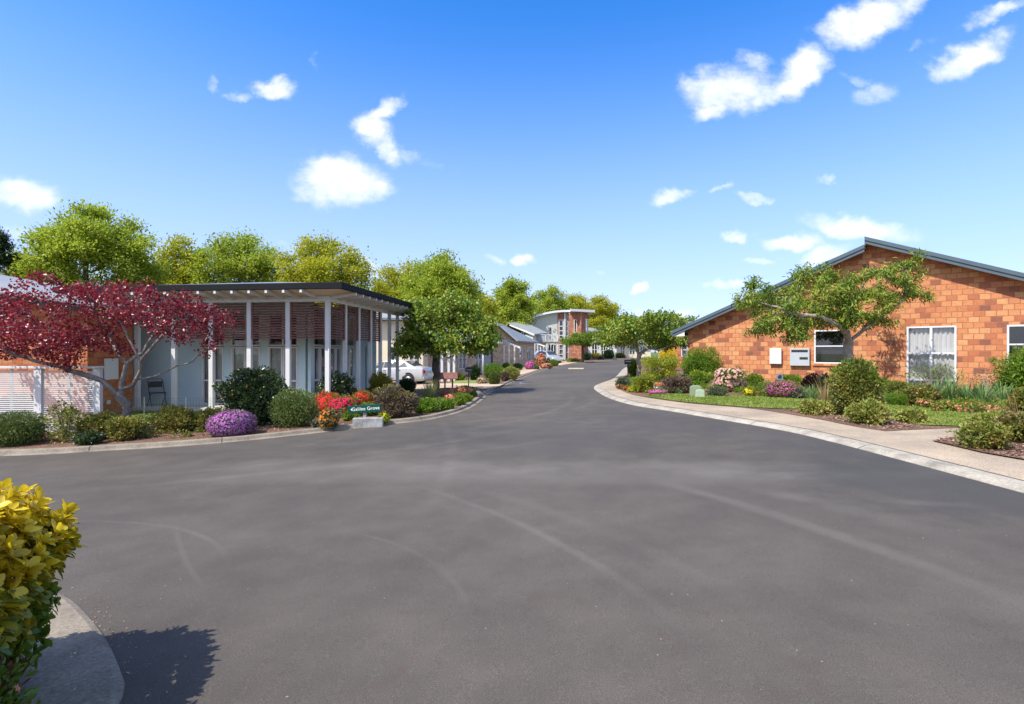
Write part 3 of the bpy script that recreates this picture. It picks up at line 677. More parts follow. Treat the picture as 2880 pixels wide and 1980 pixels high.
# left lawn between the beds and the veranda, lawns and drives further on
def px_sheet(name, px, dz, m, sm=1): return sheet(name, [tuple(p) for p in smoothline([W(p) for p in px], sm)], dz, m, kind='structure')
LAWN2 = smoothline([W(p) for p in [(230, 1215), (320, 1208), (460, 1200), (560, 1192), (640, 1182), (640, 1158), (380, 1160), (236, 1166)]], 1)
sheet('lawn', [tuple(p) for p in LAWN2], .10, lawn_m, kind='structure')
px_sheet('driveway', [(1150, 1100), (1250, 1101), (1350, 1100), (1392, 1097), (1404, 1091), (1418, 1085), (1404, 1082), (1240, 1083), (1150, 1083)], .10, pavecream, 0)
px_sheet('lawn', [(1262, 1083), (1350, 1083), (1350, 1071), (1282, 1071)], .10, lawn_m, 0)
px_sheet('driveway', [(1440, 1058), (1470, 1057), (1530, 1037), (1536, 1033), (1500, 1032), (1462, 1036)], .10, pavecream, 0)
px_sheet('driveway', [(1568, 1031), (1640, 1019), (1640, 1016.5), (1576, 1018)], .10, pavecream, 0)
px_sheet('lawn', [(1449, 1040), (1480, 1040), (1480, 1028), (1455, 1028)], .104, lawn_m, 0)
# real grass blades on the two near lawns
def inpoly(x, y, poly):
    c = False; n = len(poly)
    for i in range(n):
        a = poly[i]; b = poly[i-1]
        if (a[1] > y) != (b[1] > y) and x < (b[0]-a[0])*(y-a[1])/(b[1]-a[1])+a[0]: c = not c
    return c
grass_l = GR('grass_blade', [(0.11, 0.17, 0.02), (0.20, 0.27, 0.04), (0.34, 0.36, 0.10)], trans=.3)
def grass(poly, n, dz, hgt=.04):
    x0 = min(p[0] for p in poly); x1 = max(p[0] for p in poly); y0 = min(p[1] for p in poly); y1 = max(p[1] for p in poly); P = []
    while len(P) < n:
        x = random.uniform(x0, x1); y = random.uniform(y0, y1)
        if inpoly(x, y, poly): P.append((x, y, T(x, y)+dz))
    P = np.array(P); A = rng.normal(size=P.shape)*.45+np.array([0, 0, 1])
    leaves('grass', grass_l, P, A, hgt*rng.uniform(.6, 1.4, len(P)), 'diamond', None, nj=1.5, kind='stuff') if False else None
    o = leaves('grass', grass_l, P, A, hgt*rng.uniform(.6, 1.4, len(P)), 'diamond', None); o['kind'] = 'stuff'
grass([tuple(p) for p in LAWN], 26000, .08); grass([tuple(p) for p in LAWN2], 9000, .095, .05)

# concrete crossings, drain covers on the road
def road_patch(name, px, dz, m, **kw): return sheet(name, [tuple(W(p)) for p in px], dz, m, **kw)
road_patch('path', [(1388, 1089.5), (1440, 1084.5), (1452, 1081.8), (1410, 1082.8)], .004, conc_l, kind='structure')
road_patch('path', [(1597, 1038), (1640, 1038), (1643, 1035), (1600, 1035)], .006, mat_plain('worn_line', (0.42, 0.34, 0.2), .8, .4, 3), kind='structure')
dr = G(1481, 1077); mb = MB(); mb.lathe([(0, .012), (.30, .012), (.33, .006), (.33, -.02)], 20)
r_ = thing('drain_cover', 'dark round drain cover set in the road beyond the tree shadow', 'drain cover', tuple(dr)); mb.build('lid', black_m, r_)
m2 = MB(); m2.lathe([(.33, .006), (.40, .006), (.40, -.02)], 20); m2.build('rim', galv, r_)

# ============================================================ windows
def window(parent, s0, z0, s1, z1, cols=1, rows=(0.5,), fw=.05, curtain=None, y=0.0, fm=None, back=True, sign=1, dep=.1, yo=-.02):
    """framed window in a local x-z wall; looks toward -y"""
    fm = fm or white; mb = MB(); a, b = y+yo, y+dep
    mb.box(s0, a, z0, s0+fw, b, z1); mb.box(s1-fw, a, z0, s1, b, z1); mb.box(s0+fw, a+.002, z1-fw, s1-fw, b, z1); mb.box(s0+fw, a+.002, z0, s1-fw, b, z0+fw)
    for i in range(1, cols):
        c = s0+(s1-s0)*i/cols; mb.box(c-fw*.7, a+.004, z0+fw, c+fw*.7, b-.01, z1-fw)
    for r in rows:
        c = z0+(z1-z0)*r
        for i in range(cols):
            xa = s0+(s1-s0)*i/cols+(fw if i == 0 else fw*.7); xb = s0+(s1-s0)*(i+1)/cols-(fw if i == cols-1 else fw*.7)
            mb.box(xa, a+.008, c-fw*.45, xb, b-.02, c+fw*.45)
    w = mb.build('window', fm, parent)
    MB().box(s0+fw*.8, y+dep*.45, z0+fw*.8, s1-fw*.8, y+dep*.45+.006, z1-fw*.8).build('pane', glass, w)
    if curtain:
        vs = []; fs = []; n = 60
        for i in range(n+1):
            t = i/n; x = s0+fw+(s1-s0-2*fw)*t; yy = y+dep+.035+.02*math.sin(t*(s1-s0)*42)+.012*math.sin(t*97)
            vs += [(x, yy, z0+.03), (x, yy+.01*math.sin(i), z1-.03)]
        for i in range(n): fs.append((2*i, 2*i+2, 2*i+3, 2*i+1))
        MB().add(vs, fs).build('curtain', curtain, w, smooth=True)
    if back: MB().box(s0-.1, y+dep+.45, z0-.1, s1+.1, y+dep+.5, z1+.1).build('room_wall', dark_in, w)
    return w

# ============================================================ left house with the louvred veranda
th = math.atan(180/1500)
CO = D(922, 1155, 16.7); zs = T(-6, 17)+.13
hx = thing('veranda_house', 'low white house with louvred timber veranda behind the red leaved tree', 'house', (CO.x, CO.y, 0), -th)
zt = 3.33; sp = 1.31; zl = 2.15
side_t = [1.25, 2.36, 3.47, 4.50, 5.55, 6.55]
fr_x = [-sp*i for i in range(0, 6)]
MB().box(-8.2, -.07, T(-9, 17)-.2, .12, 7.2, zs).build('slab', mat_plain('veranda_slab', (0.52, 0.50, 0.45), .85, .12, 3), hx)
for x in fr_x: MB().box(x-.07, -.055, zs, x+.07, .055, zt).build('post', white, hx, bevel=.004)
for t in side_t: MB().box(-.06, t-.055, zs, .06, t+.055, zt).build('post', white, hx, bevel=.004)
bm_ = MB(); bm_.box(-8.3, -.065, zt, .07, .05, zt+.17); bm_.build('beam', white, hx); MB().box(-.06, .052, zt, .068, 7.0, zt+.168).build('beam', white, hx)
# louvre panels: front bays then side bays
def louvres(p0, p1, horizontal_axis):
    mb = MB(); n = 14; ch = (zt-.03-zl)/n; L = p1-p0
    for i in range(n):
        zc = zl+ch*(i+.5); dy = .028; dz = .022
        if horizontal_axis == 'x': mb.bar((p0+.05, 0, zc), (p1-.05, 0, zc), .062, .012, up=(0, .45, .9)) if False else mb.add([(p0+.045, -dy, zc-dz), (p1-.045, -dy, zc-dz), (p1-.045, dy, zc+dz), (p0+.045, dy, zc+dz), (p0+.045, -dy, zc-dz+.014), (p1-.045, -dy, zc-dz+.014), (p1-.045, dy, zc+dz+.014), (p0+.045, dy, zc+dz+.014)], [(3, 2, 1, 0), (4, 5, 6, 7), (0, 1, 5, 4), (1, 2, 6, 5), (2, 3, 7, 6), (3, 0, 4, 7)])
        else: mb.add([(dy, p0+.045, zc-dz), (dy, p1-.045, zc-dz), (-dy, p1-.045, zc+dz), (-dy, p0+.045, zc+dz), (dy, p0+.045, zc-dz+.014), (dy, p1-.045, zc-dz+.014), (-dy, p1-.045, zc+dz+.014), (-dy, p0+.045, zc+dz+.014)], [(0, 1, 2, 3), (7, 6, 5, 4), (4, 5, 1, 0), (5, 6, 2, 1), (6, 7, 3, 2), (7, 4, 0, 3)])
    for q in (p0, p1-.045):
        if horizontal_axis == 'x': mb.box(q, -.03, zl, q+.045, .03, zt)
        else: mb.box(-.03, q, zl, .03, q+.045, zt)
    return mb
for i in range(4): louvres(fr_x[i+1]+.071, fr_x[i]-.071, 'x').build('louvre_panel', louvre_m, hx)
ss = [0]+side_t
for i in range(4): louvres(ss[i]+.057, ss[i+1]-.057, 'y').build('louvre_panel', louvre_m, hx)
# eaves: soffit rising outward, rafters, gutter, roof
ox, oy = .80, .88; ze = 3.64; xl = -8.6; yb = 7.3
sof = MB(); sof.add([(0, 0, zt+.171), (ox, -oy, ze), (ox, yb, ze), (0, yb, zt+.171), (xl, -oy, ze), (xl, 0, zt+.171)], [(0, 1, 2, 3), (5, 4, 1, 0)]); sof.build('soffit', cream_soffit, hx)
slope = (ze-(zt+.171))/oy
for i in range(16):
    x = .18-.55*i
    if x < xl+.1: break
    if x > -.05: continue
    MB().add([(x-.035, -oy-.10, ze-.125), (x+.035, -oy-.10, ze-.125), (x+.035, -.068, zt+.08), (x-.035, -.068, zt+.08), (x-.035, -oy-.10, ze-.035), (x+.035, -oy-.10, ze-.035), (x+.03, -.068, zt+.19), (x-.03, -.068, zt+.19)], [(3, 2, 1, 0), (4, 5, 6, 7), (0, 1, 5, 4), (1, 2, 6, 5), (2, 3, 7, 6), (3, 0, 4, 7)]).build('rafter', white, hx)
for i in range(13):
    y = .1+.57*i
    MB().add([(ox+.09, y-.03, ze-.125), (.07, y-.03, zt+.08), (.07, y+.03, zt+.08), (ox+.09, y+.03, ze-.125), (ox+.09, y-.03, ze-.035), (.07, y-.03, zt+.19), (.07, y+.03, zt+.19), (ox+.09, y+.03, ze-.035)], [(3, 2, 1, 0), (4, 5, 6, 7), (0, 1, 5, 4), (1, 2, 6, 5), (2, 3, 7, 6), (3, 0, 4, 7)]).build('rafter', white, hx)
gt = MB(); g0, g1 = ze-.03, ze+.16
gt.box(xl, -oy-.12, g0, ox+.12, -oy-.01, g1); gt.box(ox+.01, -oy-.01, g0, ox+.12, yb, g1-.002); gt.build('gutter', charcoal, hx, bevel=.012)
rf = MB(); rz = 4.42
rf.add([(xl, -oy-.02, g1-.02), (ox+.02, -oy-.02, g1-.02), (ox+.02, yb, g1-.02), (xl, yb+1.0, g1-.02), (-3.6, 3.2, rz), (xl, 3.4, rz-.35), (-3.6, yb-.4, rz)],
       [(0, 1, 4, 5), (1, 2, 6, 4), (4, 6, 3, 5)])
rf.build('roof', mat_metal_roof('veranda_roof_metal', (0.20, 0.215, 0.225), 5, 'X', .4), hx)
# inner walls with glazed doors
iy = .95; ix = -1.15
iw = MB(); iz0 = zs
for k, x in enumerate([-4.05, -2.72, -1.38]): iw.box(x-.13, iy, zs, x+.13, iy+.1, zt+.3)
iw.box(-8.2, iy, zs, -5.0, iy+.1, zt+.3)
iw.box(-5.0, iy+.02, 3.05, ix+.02, iy+.1, zt+.3)
for k, y in enumerate([.95, 2.15, 3.35, 4.55]): iw.box(ix-.02, y-.001+.002*k, zs, ix+.1, y+.22, zt+.299)
iw.box(-1.9, 5.6, zs, -1.36, 5.7, zt+.3); iw.box(-.98, 5.6, zs, -.62, 5.7, zt+.3); iw.box(-1.36, 5.6, 2.02, -.98, 5.7, zt+.3)
iw.box(ix-.02, 4.77, zs, ix+.1, 5.6, zt+.298)
iw.build('wall', paleblue, hx)
for (a, b) in [(-5.0, -4.18), (-3.92, -2.85), (-2.59, -1.51)]:
    dzh = 1.93
    w = (b-a)/2
    for q in range(2):
        window(hx, a+q*w+.005, zs+.01, a+(q+1)*w-.005, dzh, 1, (.42,), .055, net_m, iy+.01, back=False)
    window(hx, a, dzh+.02, b, 3.04, 2, (), .045, None, iy+.012, back=False)
dr_ = window(hx, -1.36, zs+.01, -.98, 2.02, 1, (), .03, None, 5.6, fm=white, back=False)
MB().box(-1.33, 5.63, zs+.03, -1.01, 5.66, 1.99).build('screen_door', black_m, hx)
# side glazing (in local y-z plane): turned copies via a helper empty-free mesh
def side_window(parent, y0, z0, y1, z1, x, rows, cur):
    fw = .055; mb = MB()
    mb.box(x-.08, y0, z0, x+.02, y0+fw, z1); mb.box(x-.08, y1-fw, z0, x+.02, y1, z1); mb.box(x-.08, y0+fw, z1-fw, x+.018, y1-fw, z1); mb.box(x-.08, y0+fw, z0, x+.018, y1-fw, z0+fw)
    for r in rows: mb.box(x-.06, y0+fw, z0+(z1-z0)*r-.03, x+.012, y1-fw, z0+(z1-z0)*r+.03)
    w = mb.build('window', white, parent)
    MB().box(x-.035, y0+.04, z0+.04, x-.03, y1-.04, z1-.04).build('pane', glass, w)
    if cur:
        vs = []; fs = []
        for i in range(41):
            t = i/40; yy = y0+.05+(y1-y0-.1)*t; xx = x-.17+.025*math.sin(t*(y1-y0)*42); vs += [(xx, yy, z0+.03), (xx, yy, z1-.03)]
        for i in range(40): fs.append((2*i, 2*i+2, 2*i+3, 2*i+1))
        MB().add(vs, fs).build('curtain', net_m, w, smooth=True)
for k in range(3):
    y0 = 1.17+1.2*k
    for q in range(2): side_window(hx, y0+.005+q*.49, zs+.01, y0+.485+q*.49, 1.93, ix+.06, (.42,), True)
    side_window(hx, y0, 1.95, y0+.98, 3.3, ix+.055, (), False)
# rooms behind
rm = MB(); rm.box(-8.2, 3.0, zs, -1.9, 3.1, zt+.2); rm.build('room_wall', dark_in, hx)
MB().box(-8.2, iy+.1, zs+.004, ix-.02, 5.6, zs+.012).build('room_floor', mat_plain('room_carpet', (0.12, .1, .08), .95, .1, 4), hx)
ow = MB(); ow.box(-8.2, 5.72, T(-12, 22)-.1, -1.9, 5.82, zt+.3); ow.build('back_wall', offwhite, hx)

# garden chair on the veranda
ch = thing('garden_chair', 'black metal folding chair on the veranda behind the red tree', 'chair', tuple(Vector((CO.x, CO.y, 0))+Vector((math.cos(th)*-6.25+math.sin(th)*.45, math.sin(th)*6.25+math.cos(th)*.45, zs))), R(50))
m = MB()
for s in (-.22, .22):
    m.tube([(s, -.25, 0), (s, -.02, .44), (s, .17, .86), (s*.8, .19, .9)], .012, 6); m.tube([(s, .22, 0), (s, -.2, .44)], .012, 6)
m.tube([(-.176, .19, .9), (.176, .19, .9)], .012, 6); m.build('frame', black_m, ch, smooth=True)
MB().box(-.21, -.2, .43, .21, .12, .455).build('seat', black_m, ch); MB().box(-.2, .12, .62, .2, .145, .82).build('backrest', black_m, ch)

# ============================================================ brick house on the far left
bh = thing('brick_house', 'orange brick house with pale metal roof behind the white slatted fence', 'house', (0, 0, 0))
yb0 = 15.6
wall('wall', brick_l, bh, [(-24, -.6), (-12.42, -.6), (-12.42, 3.0), (-18, 4.0), (-24, 4.3)], [], y=yb0, th=.14)
wall('wall', brick_l, bh, [(yb0+.141, -.6), (17.45, -.6), (17.45, 3.0), (yb0+.141, 3.0)], [], y=-12.56, th=.14, axis='y')
MB().slab([(-11.9, yb0-.45, 3.12), (-11.9, 21, 3.3), (-24, 21, 5.5), (-24, yb0-.45, 4.7)], .12).build('roof', roof_lt, bh)
gg = MB(); gg.bar((-24, yb0-.5, 4.56), (-11.9, yb0-.5, 2.98), .05, .14); gg.build('fascia', charcoal, bh)
MB().box(-12.4, 16.2, .9, -12.36, 16.75, 1.55).build('meter_box', white, bh)
MB().box(-12.4, 16.3, .15, -12.36, 16.42, .27).build('wall_tap', white, bh)

# white slatted fence in front of it
fd = 13.0; fz0 = T(-11, 13)+.02; fz1 = H-(1030-990)/1500*fd
fx = lambda px: (px-1440)/1500*fd
fe = thing('slatted_fence', 'white fence of thin horizontal slats in front of the orange brick house', 'fence', (0, 0, 0))
pp = [fx(-210), fx(-50), fx(110), fx(275)]
for x in pp: MB().box(x-.09, fd-.05, fz0-.2, x+.09, fd+.05, fz1-.06).build('post', white, fe, bevel=.004)
MB().box(pp[0]-.1, fd-.07, fz1-.055, pp[-1]+.12, fd+.07, fz1).build('top_rail', white, fe, bevel=.004)
for a, b in zip(pp, pp[1:]):
    mb = MB(); n = int((fz1-.1-fz0)/.048)
    for i in range(n): z = fz0+.02+i*.048; mb.box(a+.092, fd-.012, z, b-.092, fd+.012, z+.030)
    c = (a+b)/2; mb.box(c-.03, fd+.013, fz0, c+.03, fd+.04, fz1-.06)
    mb.build('slat_panel', white, fe)

# thin wire mesh round the veranda lawn
wf = thing('wire_fence', 'low green wire mesh fence in front of the veranda posts', 'fence', (0, 0, 0))
mb = MB(); A = G(288, 1192); B_ = G(640, 1186); zf = T(-10, 13.5)+.08; n = 44
A = Vector((A.x, A.y)); B_ = Vector((B_.x, B_.y))
for i in range(n+1):
    p = A.lerp(B_, i/n); mb.bar((p.x, p.y, zf), (p.x, p.y, zf+.62), .003)
for k in range(9): mb.bar((A.x, A.y, zf+.02+.075*k), (B_.x, B_.y, zf+.02+.075*k), .003)
mb.build('mesh', mat_plain('wire_green', (0.05, .09, .06), .5), wf)
for k in range(4):
    p = A.lerp(B_, k/3); MB().bar((p.x, p.y, zf-.1), (p.x, p.y, zf+.66), .012).build('stake', galv, wf)

# ============================================================ right brick house
P1 = Vector((8.38, 25.4)); U = Vector((8.02, -6.65)).normalized(); NI = Vector((-U.y, U.x))   # NI points into the house
rr = thing('brick_house', 'orange brick house with slate blue stepped gable roof on the right', 'house', (P1.x, P1.y, 0), math.atan2(U.y, U.x))
def RW(px, py, off=0.0): return onplane(px, py, P1+NI*off, U)
ov = .42
tl = RW(1892, 932, -ov); tp = RW(2432, 690, -ov); rpk = RW(2433, 668, -ov); rr_ = RW(2880, 771, -ov)
sl = (tp[1]-tl[1])/(tp[0]-tl[0]); sr = (rr_[1]-rpk[1])/(rr_[0]-rpk[0])
xs_ = tp[0]; xr = 21.5; fth = .24
topL = lambda s: tl[1]+(s-tl[0])*sl
topR = lambda s: rpk[1]+(s-rpk[0])*sr
print('right house', tl, tp, rpk, rr_, sl, sr)
g0_ = T(8, 22)-.3
a2 = RW(2290, 929); b2 = RW(2373, 1023); c2 = RW(2550, 919); d2 = RW(2690, 1100); e2 = RW(2832, 914); f2 = RW(2832, 1028)
w1 = (a2[0], b2[1], b2[0]+.06, a2[1]); w2 = (c2[0], d2[1]-.12, d2[0], c2[1]); w3 = (e2[0], f2[1], e2[0]+1.6, e2[1])
wt = lambda s: (topL(s) if s < xs_ else topR(s))-fth+.0
wall('wall', brick_r, rr, [(0, g0_), (xr-1, g0_), (xr-1, topR(xr-1)-fth+.1), (xs_+.01, topR(xs_)-fth+.1), (xs_+.01-.012, topL(xs_)-fth+.1), (0, topL(0)-fth+.1)], [w1, w2, w3], 0, .15)
wall('wall', brick_r, rr, [(.151, g0_), (13, g0_), (13, topL(0)-fth+.05), (.151, topL(0)-fth+.05)], [(3.0, .9, 4.6, 2.1)], y=0, th=.15, axis='y')
wall('wall', brick_r, rr, [(.151, g0_), (13, g0_), (13, topR(xr-1)-fth+.05), (.151, topR(xr-1)-fth+.05)], [], y=xr-1.15, th=.15, axis='y')
wall('wall', brick_r, rr, [(0, g0_), (xr-1, g0_), (xr-1, topR(xr-1)-fth+.1), (xs_+.01, topR(xs_)-fth+.1), (0, topL(0)-fth+.1)], [], y=13, th=.15)
# roofs
MB().add([(tl[0], -ov, topL(tl[0])), (xs_-.005, -ov, topL(xs_)), (xs_-.005, 13.6, topL(xs_)), (tl[0], 13.6, topL(tl[0])), (tl[0], -ov, topL(tl[0])-.05), (xs_-.005, -ov, topL(xs_)-.05), (xs_-.005, 13.6, topL(xs_)-.05), (tl[0], 13.6, topL(tl[0])-.05)],
         [(0, 1, 2, 3), (7, 6, 5, 4), (0, 4, 5, 1), (1, 5, 6, 2), (2, 6, 7, 3), (3, 7, 4, 0)]).build('roof', roof_dk, rr)
MB().add([(xs_, -ov, topR(xs_)), (xr, -ov, topR(xr)), (xr, 13.6, topR(xr)), (xs_, 13.6, topR(xs_)), (xs_, -ov, topR(xs_)-.05), (xr, -ov, topR(xr)-.05), (xr, 13.6, topR(xr)-.05), (xs_, 13.6, topR(xs_)-.05)],
         [(0, 1, 2, 3), (7, 6, 5, 4), (0, 4, 5, 1), (1, 5, 6, 2), (2, 6, 7, 3), (3, 7, 4, 0)]).build('roof', roof_dk, rr)
def barge(s0, s1, top, y, d0, d1, th_=.03, m=slate):
    return MB().add([(s0, y, top(s0)-d0), (s1, y, top(s1)-d0), (s1, y+th_, top(s1)-d0), (s0, y+th_, top(s0)-d0), (s0, y, top(s0)-d1), (s1, y, top(s1)-d1), (s1, y+th_, top(s1)-d1), (s0, y+th_, top(s0)-d1)],
                    [(0, 1, 2, 3), (7, 6, 5, 4), (0, 4, 5, 1), (1, 5, 6, 2), (2, 6, 7, 3), (3, 7, 4, 0)])
for s0, s1, tp_ in ((tl[0]-.02, xs_-.006, topL), (xs_, xr, topR)):
    barge(s0, s1, tp_, -ov-.035, -.012, fth).build('barge_board', slate, rr)
    barge(s0, s1, tp_, -ov-.07, -.03, .11).build('barge_cap', slate, rr)
    barge(s0, s1, tp_, -ov-.004, .052, .07, ov+.0).build('soffit', cream_soffit, rr)
MB().box(xs_-.004, -ov-.03, topL(xs_)-.02, xs_+.03, 13.5, topR(xs_)-.052).build('ridge_flashing', slate, rr)
MB().box(tl[0]-.10, -ov, topL(tl[0])-.16, tl[0]-.022, 13.6, topL(tl[0])-.01).build('gutter', slate, rr)
MB().add([(tl[0], -ov+.01, topL(tl[0])-fth), (0-.002, -ov+.01, topL(tl[0])-fth), (-.002, 13, topL(tl[0])-fth), (tl[0], 13, topL(tl[0])-fth)], [(0, 3, 2, 1)]).build('soffit', cream_soffit, rr)
MB().prism([(tl[0]+.02, topL(tl[0])-fth+.002), (-.004, topL(tl[0])-fth+.002), (-.004, topL(0)-fth)], -ov+.0, -ov+.02).build('eave_end', cream_soffit, rr)
q = RW(2007, 870, -.1); MB().lathe([(.05, 0), (.05, .22), (.09, .22), (.07, .30), (0, .32)], 12, (q[0]-.3, 1.2, topL(q[0]-.3)-.02)).build('roof_vent', slate, rr)
# windows
window(rr, *w1[:2], *w1[2:], 1, (.52,), .05, None, .015, fm=alu)
window(rr, *w2[:2], *w2[2:], 2, (.60, .2), .055, curtain_w, .015, fm=alu)
window(rr, *w3[:2], *w3[2:], 1, (.52,), .055, None, .015, fm=alu)
for w_ in (w1, w3): MB().box(w_[0]-.05, -.05, w_[1]-.10, w_[2]+.05, .02, w_[1]-.005).build('sill', brick_r, rr)
# meter boxes on the wall (fixed to it)
p0 = RW(2165, 980, -.1); p1 = RW(2198, 1024, -.1)
mbx = MB().box(p0[0], -.14, p1[1], p1[0], -.001, p0[1]).build('meter_box', mat_plain('box_white', (.6, .6, .59), .5, .03), rr, bevel=.01)
mbx['label'] = 'small plain white meter box'
MB().box(p0[0]+.02, -.146, p1[1]+.02, p1[0]-.02, -.141, p0[1]-.02).build('door', white, mbx)
p0 = RW(2222, 980, -.1); p1 = RW(2277, 1029, -.1)
mb2 = MB().box(p0[0], -.14, p1[1], p1[0], -.001, p0[1]).build('meter_box', mat_plain('box_grey_white', (.40, .43, .46), .5, .03), rr, bevel=.01)
mb2['label'] = 'larger pale meter box with dark slot windows'
wd = p1[0]-p0[0]; hh = p0[1]-p1[1]
MB().box(p0[0]+wd*.08, -.146, p0[1]-hh*.22, p0[0]+wd*.92, -.141, p0[1]-hh*.08).build('slot_window', dark_in, mb2, bevel=.002)
MB().box(p0[0]+wd*.5, -.146, p0[1]-hh*.64, p0[0]+wd*.92, -.141, p0[1]-hh*.5).build('slot_window', dark_in, mb2, bevel=.002)
def rebase(root, loc):
    loc = Vector(loc); root.location = loc
    for ch in [o for o in bpy.data.objects if o.parent == root]: ch.matrix_parent_inverse = Matrix.Translation(-loc)

# ============================================================ cream house behind the white car
hd = thing('cream_house', 'cream plastered house behind the white sedan', 'house')
Y = 34.0; X = lambda px, d=None: (px-1440)/1500*(d or Y); Z = lambda py, d=None: H+(990-py)/1500*(d or Y)
wn1 = (X(1098), Z(1012), X(1118), Z(976)); wn2 = (X(1150), Z(1062), X(1181), Z(982))
wall('wall', cream_w, hd, [(X(1000), -.6), (X(1190), -.6), (X(1190), 3.75), (X(1000), 3.75)], [wn1, wn2], y=Y, th=.15)
wall('wall', cream_w, hd, [(Y+.151, -.6), (Y+9, -.6), (Y+9, 3.75), (Y+.151, 3.75)], [], y=X(1190)-.15, th=.15, axis='y')
MB().slab([(X(985), Y-.5, 3.9), (X(1197), Y-.5, 3.9), (X(1197)-1.5, Y+4.5, 5.3), (X(985), Y+4.5, 5.3)], .1).build('roof', roof_lt, hd)
MB().slab([(X(985), Y+4.5, 5.3), (X(1197)-1.5, Y+4.5, 5.3), (X(1197), Y+10, 3.9), (X(985), Y+10, 3.9)], .1).build('roof', roof_lt, hd)
MB().slab([(X(1197), Y-.5, 3.9), (X(1197), Y+10, 3.9), (X(1197)-1.5, Y+4.5, 5.3)], .1).build('roof', roof_lt, hd)
MB().box(X(985), Y-.6, 3.76, X(1197)+.05, Y-.5, 3.9).build('gutter', roof_dk, hd)
window(hd, *wn1, 1, (.5,), .05, net_m, Y); window(hd, *wn2, 2, (.62, .3), .05, net_m, Y)
rebase(hd, (X(1100), Y, T(-7, 34)))

# pinkish brick house with garage, front turned to the road
q0 = Vector((X(1186, 35.2), 35.2)); q1 = Vector((X(1386, 47), 47.0)); ud = (q1-q0).normalized(); LW = (q1-q0).length
hb = thing('brick_unit', 'pinkish brick single storey house with white pergola behind the leafy green tree', 'house', (q0.x, q0.y, 0), math.atan2(ud.y, ud.x))
def QW(px, py): return onplane(px, py, q0, ud)
zz = T(-4, 40)+.1
def qwin(pa, pb, ya, yb): a = QW(pa, yb); b = QW(pb, ya); return (a[0], zz+.02 if yb > 1055 else a[1], b[0], b[1] if b[1] < 2.3 else 2.2)
op = []
for pa, pb, ya, yb, cols, cur in [(1221, 1240, 985, 1068, 2, net_m), (1289, 1311, 990, 1045, 2, net_m), (1336, 1355, 985, 1060, 2, curtain_w)]:
    s0 = QW(pa, 1000)[0]; s1 = QW(pb, 1000)[0]; z1 = 2.15; z0 = zz+.05 if yb > 1055 else zz+.45; op.append((s0, z0, s1, z1, cols, cur))
ga = QW(1361, 1000)[0]; gb = QW(1384, 1000)[0]
wall('wall', brick_pk, hb, [(0, -.5), (LW, -.5), (LW, 2.6), (0, 2.6)], [o[:4] for o in op]+[(ga, zz, gb, 2.15)], 0, .15)
wall('wall', brick_pk, hb, [(.151, -.5), (9, -.5), (9, 2.6), (4.5, 4.0), (.151, 2.6)], [], y=0, th=.15, axis='y')
wall('wall', brick_pk, hb, [(.151, -.5), (9, -.5), (9, 2.6), (4.5, 4.0), (.151, 2.6)], [], y=LW-.15, th=.15, axis='y')
for o in op: window(hb, *o[:4], o[4], (.5,), .06, o[5], .0)
mb = MB()
for i in range(5): mb.box(ga, .05, zz+.02+i*.41, gb, .09, zz+.41+i*.41)
mb.build('garage_door', grey_cl, hb)
MB().slab([(-.5, -.7, 2.62), (LW+.4, -.7, 2.62), (LW+.4, 4.5, 4.3), (-.5, 4.5, 4.3)], .08).build('roof', roof_grey, hb)
MB().slab([(-.5, 4.5, 4.3), (LW+.4, 4.5, 4.3), (LW+.4, 9.6, 2.62), (-.5, 9.6, 2.62)], .08).build('roof', roof_grey, hb)
MB().box(-.5, -.8, 2.5, LW+.4, -.7, 2.64).build('gutter', white, hb)
s = QW(1389, 1000)[0]; MB().box(LW-.25, -.06, zz, LW-.10, -.001, 2.55).build('downpipe', mat_plain('brown_pipe', (.12, .05, .035), .5), hb)
def pergola(parent, posts, dep, top, base, slant=None):
    mb = MB(); xs = [(p-1440)/1500*dep for p in posts]
    for x in xs: MB().box(x-.07, dep-.07, base, x+.07, dep+.07, top).build('pergola_post', white, parent)
    return xs
pg = thing('pergola', 'white timber pergola posts beside the dark tree trunk and the cream house', 'pergola')
xs_p = pergola(pg, [1243, 1262, 1277], 33.0, Z(992, 33), T(-4, 33)+.05)
MB().box(xs_p[0]-.5, 32.9, Z(992, 33), xs_p[-1]+.3, 33.1, Z(992, 33)+.14).build('beam', white, pg)
for i in range(5): x = xs_p[0]-.3+i*.32; MB().bar((x, 32.5, Z(992, 33)+.2), (x-.3, 35.4, Z(992, 33)+.35), .05, .1).build('rafter', white, pg)
rebase(pg, (xs_p[1], 33, T(-4, 33)))

# ============================================================ tan brick hipped house further on
he = thing('tan_brick_house', 'tan brick house with grey hipped roof past the leafy green tree', 'house')
c0 = Vector((X(1393, 55), 55)); c1 = Vector((X(1452, 57.5), 57.5)); c2 = Vector((X(1503, 65), 65)); c3 = c2+(c0-c1)*1.4; c4 = c0+(c0-c1)*.4+Vector((0, 0))
def wallpts(name, m, parent, a, b, z0, z1, holes=(), th=.15):
    """upright wall between two ground points"""
    u = (b-a).normalized(); n = Vector((-u.y, u.x)); L_ = (b-a).length
    o = wall(name, m, parent, [(0, z0), (L_, z0), (L_, z1), (0, z1)], list(holes), 0, th)
    mw = Matrix.Translation((a.x, a.y, 0)) @ Matrix.Rotation(math.atan2(u.y, u.x), 4, 'Z'); o.matrix_basis = mw; return o, mw
def winpts(parent, a, b, rect, **k):
    u = (b-a).normalized(); w = window(parent, *rect, **k); w.matrix_basis = Matrix.Translation((a.x, a.y, 0)) @ Matrix.Rotation(math.atan2(u.y, u.x), 4, 'Z'); return w
L1 = (c2-c1).length
